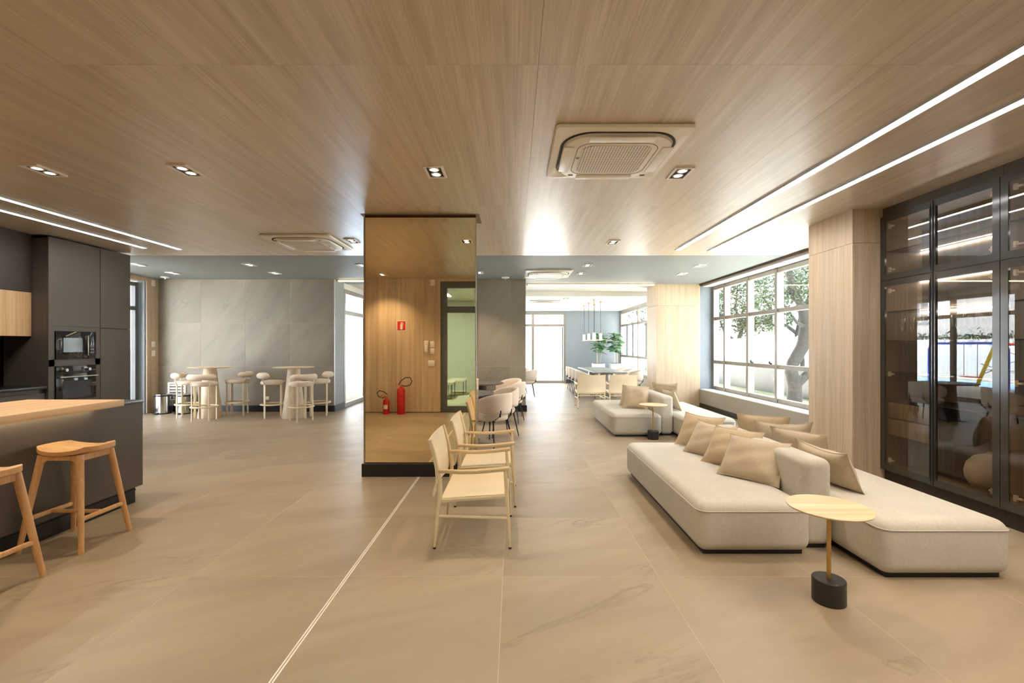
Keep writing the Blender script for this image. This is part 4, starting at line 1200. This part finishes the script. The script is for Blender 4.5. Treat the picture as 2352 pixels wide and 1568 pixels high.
# ------------------------------------------------------------------ bar tables and stools
def bar_table(x, y, label):
    t = thing('bar_table', label, 'bar table', (x, y, 0), 0, 'high round bar tables')
    obj('tabletop', add_lathe(bm_new(), [(0.30, 1.018), (0.385, 1.028), (0.40, 1.038), (0.397, 1.043)], 56), 'wood_pale', t)
    obj('pedestal', add_lathe(bm_new(), [(0.222, 0.0), (0.225, 0.006), (0.155, 0.62), (0.115, 1.018)], 44), 'wood_pale', t)
    return t
bar_table(-6.29, 9.47, 'high round pale bar table nearer the steel bins')
bar_table(-4.53, 9.42, 'high round pale bar table nearer the glass doors')
def bar_stool(x, y, deg, label, first=[None]):
    """local: faces +x"""
    if first[0]: return dup(first[0], (x, y, 0), math.radians(deg), label)
    t = thing('bar_stool', label, 'bar stool', (x, y, 0), math.radians(deg), 'white upholstered bar stools')
    obj('seat', add_lathe(bm_new(), [(0.18, 0.678), (0.215, 0.685), (0.23, 0.71), (0.23, 0.735), (0.215, 0.757), (0.16, 0.766), (0.05, 0.768)], 36), 'boucle', t, 60)
    bm = bm_new(); pts = []
    for k in range(17):
        a = math.radians(180 - 72 + 144 * k / 16); pts.append((math.cos(a) * 0.245, math.sin(a) * 0.245, 0.865))
    rad = [0.03] + [0.05] + [0.058] * 13 + [0.05] + [0.03]
    obj('backrest', add_tube(bm, pts, rad, 14), 'boucle', t, 60)
    for sx in (-1, 1):
        for sy in (-1, 1):
            a = Vector((sx * 0.155, sy * 0.155, 0))
            bm = bm_new(); add_bar(bm, a, a + Vector((0, 0, 0.69)), 0.042 if sx > 0 else 0.030, 0.016, up=(sx, sy, 0)); obj('leg', bm, 'cream_metal_pale', t)
            if sx < 0:
                bm = bm_new(); add_bar(bm, (-0.150, sy * 0.155, 0.66), (-0.190, sy * 0.165, 0.76), 0.022, 0.008); add_bar(bm, (-0.190, sy * 0.165, 0.755), (-0.185, sy * 0.16, 0.84), 0.022, 0.008)
                obj('bracket', bm, 'cream_metal_pale', t)
    ring = [(math.cos(2 * PI * k / 28) * 0.232, math.sin(2 * PI * k / 28) * 0.232, 0.275) for k in range(28)]
    obj('footrest', add_tube(bm_new(), ring, 0.013, 8, closed=True, flat=(1, 1.2)), 'cream_metal_pale', t)
    first[0] = t
    return t
bar_stool(-6.73, 9.46, 20, 'white bar stool left of the left bar table, beside the bins')
bar_stool(-6.13, 9.06, 100, 'white bar stool in front of the left bar table, back to the camera')
bar_stool(-5.92, 9.80, 195, 'white bar stool right of the left bar table')
bar_stool(-4.98, 9.46, 30, 'white bar stool left of the right bar table')
bar_stool(-4.22, 9.08, 140, 'white bar stool in front right of the right bar table')
bar_stool(-4.16, 9.76, 200, 'white bar stool behind right of the right bar table, partly hidden')

def bin_(x, y, label, first=[None]):
    if first[0]: return dup(first[0], (x, y, 0), -0.15, label)
    t = thing('pedal_bin', label, 'bin', (x, y, 0), -0.15, 'steel pedal bins')
    obj('body', add_lathe(bm_new(), [(0.155, 0.02), (0.155, 0.38)], 36), 'steel', t)
    obj('base', add_lathe(bm_new(), [(0.16, 0.0), (0.16, 0.022), (0.155, 0.025)], 36), 'black_rubber', t)
    obj('rim', add_lathe(bm_new(), [(0.158, 0.38), (0.165, 0.385), (0.165, 0.405), (0.158, 0.41)], 36), 'black_rubber', t)
    obj('lid', add_lathe(bm_new(), [(0.158, 0.41), (0.155, 0.425), (0.12, 0.44), (0.03, 0.446)], 36), 'steel', t)
    obj('pedal', add_box(bm_new(), (-0.05, -0.215, 0.018), (0.05, -0.14, 0.034), 0.006), 'black_rubber', t)
    box('grip', (0.05, 0.15, 0.30), (-0.05, 0.185, 0.36), 'black_rubber', t, 0.006)
    first[0] = t
    return t
bin_(-7.66, 9.98, 'steel pedal bin in the corner beside the wood pier')
bin_(-7.20, 9.98, 'steel pedal bin right of the corner one, partly behind a stool')

vt = thing('wall_vent', 'cream louvred vent low on the stone wall behind the bins', 'vent', (-7.55, 10.258, 0.46))
bm = bm_new()
for lo, hi in (((-0.20, -0.02, -0.20), (-0.165, 0, 0.20)), ((0.165, -0.02, -0.20), (0.20, 0, 0.20)), ((-0.165, -0.02, 0.165), (0.165, 0, 0.20)), ((-0.165, -0.02, -0.20), (0.165, 0, -0.165))): add_box(bm, lo, hi)
obj('frame', bm, 'off_white_plastic', vt)
box('backing', (-0.165, -0.004, -0.165), (0.165, -0.001, 0.165), 'dark_slot', vt)
for k in range(5):
    bm = bm_new(); add_bar(bm, (-0.165, -0.012, -0.13 + 0.065 * k), (0.165, -0.012, -0.13 + 0.065 * k), 0.006, 0.048, up=(0, -0.45, 0.9)); obj('slat', bm, 'off_white_plastic', vt)

def plate(x, y, z, w, h, face, label, sockets=0, name='wall_switch', cat='switch'):
    """wall plate; face: '-y', '+x', '+y'"""
    rz = {'-y': 0.0, '+x': PI / 2, '+y': PI}[face]
    t = thing(name, label, cat, (x, y, z), rz)
    box('plate', (-w / 2, -0.010, -h / 2), (w / 2, 0.0, h / 2), 'white_plastic', t, 0.003)
    n = max(1, sockets)
    for k in range(n):
        c = (k - (n - 1) / 2) * w / n
        box('socket' if sockets else 'rocker', (c - w / n * 0.3, -0.014, -h * 0.3), (c + w / n * 0.3, -0.010, h * 0.3), 'off_white_plastic', t, 0.002)
    return t
plate(-5.55, 10.258, 0.30, 0.12, 0.08, '-y', 'white double socket low on the stone wall between bar tables', 2, 'wall_socket', 'socket')
plate(-7.966, 10.10, 2.86, 0.10, 0.13, '+x', 'white plate at the top of the wood pier by the bar tables')
plate(-7.966, 10.10, 1.51, 0.10, 0.12, '+x', 'upper white switch on the wood pier by the bar tables')
plate(-7.966, 10.10, 1.31, 0.10, 0.12, '+x', 'lower white switch on the wood pier by the bar tables')
# on the entry wall, seen in the mirror
plate(-1.79, 0.302, 2.87, 0.10, 0.13, '+y', 'white plate high on the entry wall near the door, seen in the mirror')
plate(-1.80, 0.302, 1.51, 0.09, 0.13, '+y', 'upper white switch beside the entry door, seen in the mirror')
plate(-1.80, 0.302, 1.36, 0.09, 0.13, '+y', 'middle white switch beside the entry door, seen in the mirror')
plate(-1.82, 0.302, 1.09, 0.14, 0.13, '+y', 'lowest white socket plate beside the entry door, seen in the mirror', 2, 'wall_socket', 'socket')
ic = thing('intercom', 'white intercom handset on the entry wall, seen in the mirror', 'intercom', (-1.93, 0.302, 1.46), PI)
box('base', (-0.045, -0.03, 0.02), (0.045, 0.0, 0.13), 'white_plastic', ic, 0.008)
bm = bm_new(); add_box(bm, (-0.035, -0.055, -0.12), (0.035, -0.0, 0.03), 0.012, 3); obj('handset', bm, 'off_white_plastic', ic)
obj('cord', add_tube(bm_new(), [(0, -0.03, -0.12), (0.012, -0.03, -0.16), (0.0, -0.03, -0.20), (-0.015, -0.02, -0.17), (-0.01, -0.01, -0.10)], 0.004, 6), 'off_white_plastic', ic)

sg = thing('fire_sign', 'red fire extinguisher sign on the entry wall, seen in the mirror', 'sign', (-2.48, 0.302, 1.92), PI)
box('board', (-0.105, -0.003, -0.115), (0.105, 0.0, 0.115), 'label_white', sg)
box('red_field', (-0.09, -0.005, -0.10), (0.09, -0.003, 0.10), 'sign_red', sg)
bm = bm_new()
R = Matrix.Rotation(PI / 2, 4, 'X')
add_prism(bm, rrect(0.052, 0.12, 0.02, 5, 0, -0.025), 0.005, 0.007, R)
add_prism(bm, [(-0.010, 0.03), (0.010, 0.03), (0.010, 0.055), (-0.010, 0.055)], 0.005, 0.007, R)
add_prism(bm, [(-0.035, 0.055), (0.022, 0.055), (0.022, 0.068), (-0.035, 0.075)], 0.005, 0.007, R)
add_prism(bm, [(-0.042, 0.01), (-0.032, 0.01), (-0.028, 0.066), (-0.040, 0.066)], 0.005, 0.007, R)
obj('pictogram', bm, 'label_white', sg)

def extinguisher(x, y, h, r, label, hose):
    t = thing('fire_extinguisher', label, 'fire extinguisher', (x, y, 0), 0, 'fire extinguishers on the entry wall floor')
    obj('cylinder', add_lathe(bm_new(), [(r * 0.96, 0.0), (r, 0.01), (r, h - r * 0.8), (r * 0.85, h - r * 0.35), (r * 0.35, h), (r * 0.3, h + 0.015)], 28), 'red_paint', t)
    bm = bm_new(); add_tube(bm, [(0, 0, h + 0.01), (0, 0, h + 0.05)], 0.018, 12); obj('valve', bm, 'brass', t)
    bm = bm_new(); add_bar(bm, (0.03, 0, h + 0.045), (-0.12, 0, h + 0.075), 0.02, 0.008); add_bar(bm, (0.03, 0, h + 0.03), (-0.10, 0, h + 0.03), 0.02, 0.008); obj('lever', bm, 'red_paint', t)
    obj('hose', add_tube(bm_new(), hose(h), 0.010, 8), 'black_rubber', t)
    bm = bm_new(); NL = 10; A = [(-0.7 + 1.4 * k / NL) + PI / 2 for k in range(NL + 1)]
    lo = [bm.verts.new((math.cos(a) * (r + 0.0012), math.sin(a) * (r + 0.0012), h * 0.35)) for a in A]; hi = [bm.verts.new((math.cos(a) * (r + 0.0012), math.sin(a) * (r + 0.0012), h * 0.62)) for a in A]
    for k in range(NL): bm.faces.new((lo[k], lo[k + 1], hi[k + 1], hi[k]))
    obj('label', bm, 'label_white' if r < 0.08 else 'sign_red', t)
    return t
extinguisher(-2.44, 0.50, 0.58, 0.088, 'tall red fire extinguisher on the floor, seen in the mirror', lambda h: [(-0.01, 0, h + 0.04), (0.10, 0, h + 0.02), (0.20, 0, h + 0.05), (0.24, 0.02, h + 0.13), (0.20, 0.02, h + 0.21), (0.10, 0.02, h + 0.21), (0.0, 0.02, h + 0.14), (-0.04, 0.03, h + 0.06)][::1])
extinguisher(-2.76, 0.50, 0.33, 0.068, 'small red fire extinguisher with white label, seen in the mirror', lambda h: [(0, 0, h + 0.04), (-0.08, 0, h + 0.02), (-0.17, 0, h + 0.05), (-0.19, 0.02, h + 0.13), (-0.14, 0.02, h + 0.18), (-0.04, 0.02, h + 0.15), (0.03, 0.02, h + 0.09)])

# lobby furniture behind the entry door
for k, (x, y) in enumerate(((-1.72, -3.6), (-1.95, -2.6))):
    bn = thing('bench', ['pale bench on black loop legs in the lobby, farther one', 'pale bench on black loop legs in the lobby, nearer one'][k], 'bench', (x, y, 0))
    box('seat', (-0.25, -0.45, 0.40), (0.25, 0.45, 0.46), 'boucle', bn, 0.015)
    for s in (-1, 1):
        bm = bm_new(); add_tube(bm, [(-0.22, s * 0.38, 0.40), (-0.22, s * 0.38, 0.012), (0.22, s * 0.38, 0.012), (0.22, s * 0.38, 0.40)], 0.012, 8); obj('leg', bm, 'black_metal', bn)

# ------------------------------------------------------------------ outdoors
struct(box('ground', (-60, -40, -0.32), (60, 70, -0.14), 'paving'))
struct(box('ground_lawn', (8.3, -6, -0.14), (14, 40, -0.10), 'lawn'))
struct(box('roof_slab', (-9, -5.6, 3.22), (5.75, 18.9, 3.5), 'white_paint'))
tag(box('garden_wall', (8.6, 12.4, -0.12), (8.85, 30, 0.78), 'concrete', None, 0.01), 'pale concrete garden wall outside the big window', 'wall')
fn = thing('glass_fence', 'glass fence with pale posts standing on the garden wall', 'fence', (8.72, 14, 0.78))
for k in range(6):
    box('post', (-0.03, k * 1.5 - 0.03, 0), (0.03, k * 1.5 + 0.03, 1.0), 'alu_light', fn)
    if k < 5: box('pane', (-0.005, k * 1.5 + 0.03, 0.05), (0.005, k * 1.5 + 1.47, 0.98), 'edge_glass', fn)
tag(box('boundary_wall', (-9.9, 8.4, -0.12), (-9.7, 13.0, 3.4), 'rough_render', None, 0.01), 'rough grey rendered wall just outside the side door', 'wall')
tag(box('street_building', (22, 4, -0.2), (30, 60, 9), 'building_white'), 'pale building far beyond the trees outside the window', 'building')

def tree(label, base, trunk, branches, clumps, seed, leaf_n, leaf_s):
    rnd = random.Random(seed)
    t = thing('tree', label, 'tree', base, 0, None)
    obj('trunk', add_tube(bm_new(), [p for p, r in trunk], [r for p, r in trunk], 12), 'bark', t)
    for b in branches:
        obj('branch', add_tube(bm_new(), [p for p, r in b], [r for p, r in b], 8), 'bark', t)
    bm = bm_new()
    for (cx_, cy_, cz_, cr_) in clumps:
        for _ in range(leaf_n):
            d = Vector((rnd.gauss(0, 1), rnd.gauss(0, 1), rnd.gauss(0, 0.7)))
            d = d.normalized() * (cr_ * rnd.random() ** 0.5)
            c = Vector((cx_, cy_, cz_)) + d
            a = Vector((rnd.uniform(-1, 1), rnd.uniform(-1, 1), rnd.uniform(-0.6, 0.6))).normalized(); b = a.cross(Vector((rnd.uniform(-1, 1), rnd.uniform(-1, 1), 1))).normalized()
            s = leaf_s * rnd.uniform(0.6, 1.3)
            bm.faces.new([bm.verts.new(c + a * s), bm.verts.new(c + b * s * 0.45), bm.verts.new(c - a * s), bm.verts.new(c - b * s * 0.45)])
    f = obj('foliage', bm, 'foliage_green', t, 180); f['kind'] = 'stuff'
    return t
V3 = Vector
tree('old tree with thick leaning trunk outside the big window', (7.6, 12.4, -0.12),
     [(V3((0.0, 0, 0)), 0.20), (V3((0.02, 0, 0.5)), 0.17), (V3((-0.1, 0, 1.0)), 0.16), (V3((0.25, 0, 1.6)), 0.16), (V3((0.33, 0, 2.1)), 0.15), (V3((0.25, 0, 2.6)), 0.13)],
     [[(V3((0.25, 0, 2.6)), 0.11), (V3((-0.15, -0.2, 3.1)), 0.09), (V3((-0.4, -0.3, 3.9)), 0.06), (V3((-0.9, -0.4, 4.7)), 0.03)],
      [(V3((0.25, 0, 2.6)), 0.10), (V3((0.7, 0.1, 2.95)), 0.08), (V3((1.2, 0.2, 3.3)), 0.06), (V3((1.8, 0.2, 4.2)), 0.03)],
      [(V3((0.33, 0, 2.1)), 0.06), (V3((-0.1, -0.3, 2.2)), 0.04), (V3((-0.5, -0.3, 2.75)), 0.025), (V3((-0.7, -0.3, 3.3)), 0.012)],
      [(V3((0.02, 0, 0.5)), 0.12), (V3((0.5, 0, 0.95)), 0.11), (V3((1.1, 0.1, 1.5)), 0.09), (V3((1.8, 0.1, 1.9)), 0.06)]],
     [(-0.2, -0.3, 3.9, 0.8), (0.9, 0.3, 3.6, 0.9), (-0.9, -0.4, 4.6, 0.9), (1.7, 0.2, 4.3, 1.0), (0.0, 0, 3.0, 0.5), (-0.6, -0.3, 2.3, 0.35), (0.9, 0.0, 2.2, 0.6), (1.2, 0.1, 1.3, 0.6), (0.4, 0.2, 4.9, 1.2)], 4, 900, 0.055)
tree('leafy tree with thin crooked branches behind the garden wall', (9.9, 20.0, -0.12),
     [(V3((0, 0, 0)), 0.14), (V3((0.05, 0, 0.9)), 0.12), (V3((-0.1, 0, 1.7)), 0.10), (V3((0.1, 0, 2.4)), 0.08)],
     [[(V3((-0.1, 0, 1.7)), 0.07), (V3((-0.6, 0.2, 2.2)), 0.05), (V3((-0.9, 0.2, 3.0)), 0.03)],
      [(V3((0.1, 0, 2.4)), 0.06), (V3((0.5, 0.2, 3.0)), 0.045), (V3((0.6, 0.2, 3.9)), 0.03)],
      [(V3((0.1, 0, 2.4)), 0.06), (V3((-0.3, -0.2, 3.2)), 0.045), (V3((-0.2, -0.2, 4.2)), 0.03)]],
     [(-0.8, 0.2, 2.9, 0.8), (0.6, 0.2, 3.3, 0.9), (-0.2, -0.2, 4.0, 1.1), (0.3, 0, 2.5, 0.6), (0.9, 0.2, 4.4, 1.0), (-1.2, 0, 3.9, 0.9)], 9, 1100, 0.08)
tree('leafy tree with a spreading crown seen through the middle panes', (10.2, 16.4, -0.12),
     [(V3((0, 0, 0)), 0.15), (V3((0.1, 0, 1.0)), 0.13), (V3((0.0, 0, 2.0)), 0.11), (V3((0.2, 0, 3.0)), 0.09)],
     [[(V3((0.0, 0, 2.0)), 0.07), (V3((-0.6, 0.3, 2.6)), 0.05), (V3((-1.0, 0.5, 3.4)), 0.03)],
      [(V3((0.2, 0, 3.0)), 0.07), (V3((0.7, 0.2, 3.6)), 0.05), (V3((1.1, 0.2, 4.4)), 0.03)]],
     [(-0.8, 0.4, 3.4, 0.9), (0.8, 0.2, 4.2, 1.0), (0.0, 0.0, 4.2, 1.1), (-0.6, 0.6, 2.5, 0.5), (-0.2, 0.2, 5.2, 1.2)], 13, 1100, 0.07)
tree('leafy tree beyond the dining area window', (9.0, 30.0, -0.12),
     [(V3((0, 0, 0)), 0.18), (V3((0.1, 0, 1.4)), 0.15), (V3((0.0, 0, 2.6)), 0.12)],
     [[(V3((0.0, 0, 2.6)), 0.09), (V3((-0.8, 0.3, 3.6)), 0.06), (V3((-1.0, 0.3, 4.6)), 0.03)], [(V3((0.0, 0, 2.6)), 0.09), (V3((0.8, 0.3, 3.6)), 0.06), (V3((1.0, 0.3, 4.8)), 0.03)]],
     [(-0.9, 0.3, 4.2, 1.2), (0.9, 0.3, 4.4, 1.3), (0.0, 0, 5.2, 1.4)], 17, 700, 0.12)

# courtyard left of the far room: pale wall with planting, house, play equipment (seen through doors and in cabinet glass)
tag(box('courtyard_wall', (-13.6, 9.0, -0.12), (-13.2, 34, 1.75), 'concrete_pale', None, 0.01), 'pale courtyard wall beyond the sliding doors', 'wall')
bm = bm_new(); rnd = random.Random(21)
for k in range(2600):
    c = Vector((-13.35 + rnd.gauss(0, 0.14), 9.2 + rnd.random() * 24, 1.80 + min(0.5, abs(rnd.gauss(0, 0.14)))))
    a = Vector((rnd.uniform(-1, 1), rnd.uniform(-1, 1), rnd.uniform(-0.2, 1))).normalized(); b = a.cross(Vector((rnd.uniform(-1, 1), rnd.uniform(-1, 1), 1))).normalized(); s = 0.09
    bm.faces.new([bm.verts.new(c + a * s), bm.verts.new(c + b * s * 0.4), bm.verts.new(c - a * s), bm.verts.new(c - b * s * 0.4)])
hd = obj('hedge', bm, 'foliage_green', None, 180); hd['kind'] = 'stuff'; hd['label'] = 'low hedge growing along the top of the courtyard wall'; hd['category'] = 'hedge'
hs = thing('house', 'white house with small dark windows beyond the courtyard', 'house', (-19, 30, -0.2))
obj('wall', add_box(bm_new(), (-4, -6, 0), (4, 14, 10)), 'building_white', hs)
for y in (-4.2, -1.5, 1.2, 3.9):
    for z in (3.0, 5.6):
        f = box('window', (3.98, y - 0.55, z), (4.06, y + 0.55, z + 1.2), 'white_paint', hs)
        for s in (-1, 1): box('pane', (4.06, y + s * 0.26 - 0.23, z + 0.06), (4.075, y + s * 0.26 + 0.23, z + 1.14), 'pane_dark', f)
struct(box('ground_play_mat', (-12.6, 11, -0.14), (-5.5, 30, -0.115), 'play_mat'))
sw = thing('swing_set', 'blue tube swing frame in the courtyard, mirrored in the cabinet glass', 'swing', (-9.0, 17.6, -0.115))
bm = bm_new(); add_tube(bm, [(0.0, 1.1, 0), (0.0, 1.1, 1.45), (0.0, 1.0, 1.62), (0.0, 0.8, 1.68), (0.0, -1.6, 1.68), (0, -1.8, 1.62), (0, -1.9, 1.45), (0, -1.9, 0)], 0.045, 10); obj('frame', bm, 'play_blue', sw)
for s in (-0.25, 0.25): obj('chain', add_tube(bm_new(), [(0, -0.6 + s, 1.66), (0, -0.6 + s, 0.45)], 0.012, 6), 'rope', sw)
box('swing_seat', (-0.12, -0.90, 0.41), (0.12, -0.30, 0.45), 'play_red', sw, 0.01)
cf = thing('climbing_frame', 'yellow and red climbing frame with ropes in the courtyard, mirrored in cabinet glass', 'climbing frame', (-10.2, 16.3, -0.115))
for sx, sy in ((-0.8, -0.9), (0.8, -0.9), (-0.8, 0.9), (0.8, 0.9)):
    obj('post', add_tube(bm_new(), [(sx, sy, 0), (sx * 0.55, sy * 0.6, 1.66)], 0.06, 10), 'play_yellow', cf)
bm = bm_new(); add_tube(bm, [(-0.44, -0.54, 1.64), (0.44, -0.54, 1.64), (0.44, 0.54, 1.64), (-0.44, 0.54, 1.64)], 0.05, 10, closed=True); obj('top_rail', bm, 'play_red', cf)
for a, b in (((-0.7, -0.8, 0.4), (0.44, 0.54, 1.6)), ((0.7, -0.8, 0.4), (-0.44, 0.54, 1.6)), ((0.7, 0.8, 0.5), (-0.44, -0.54, 1.6)), ((0.75, -0.8, 0.7), (0.7, 0.8, 0.7)), ((-0.75, 0.8, 0.5), (0.7, 0.8, 0.9))):
    obj('rope', add_tube(bm_new(), [a, b], 0.018, 6), 'rope', cf)
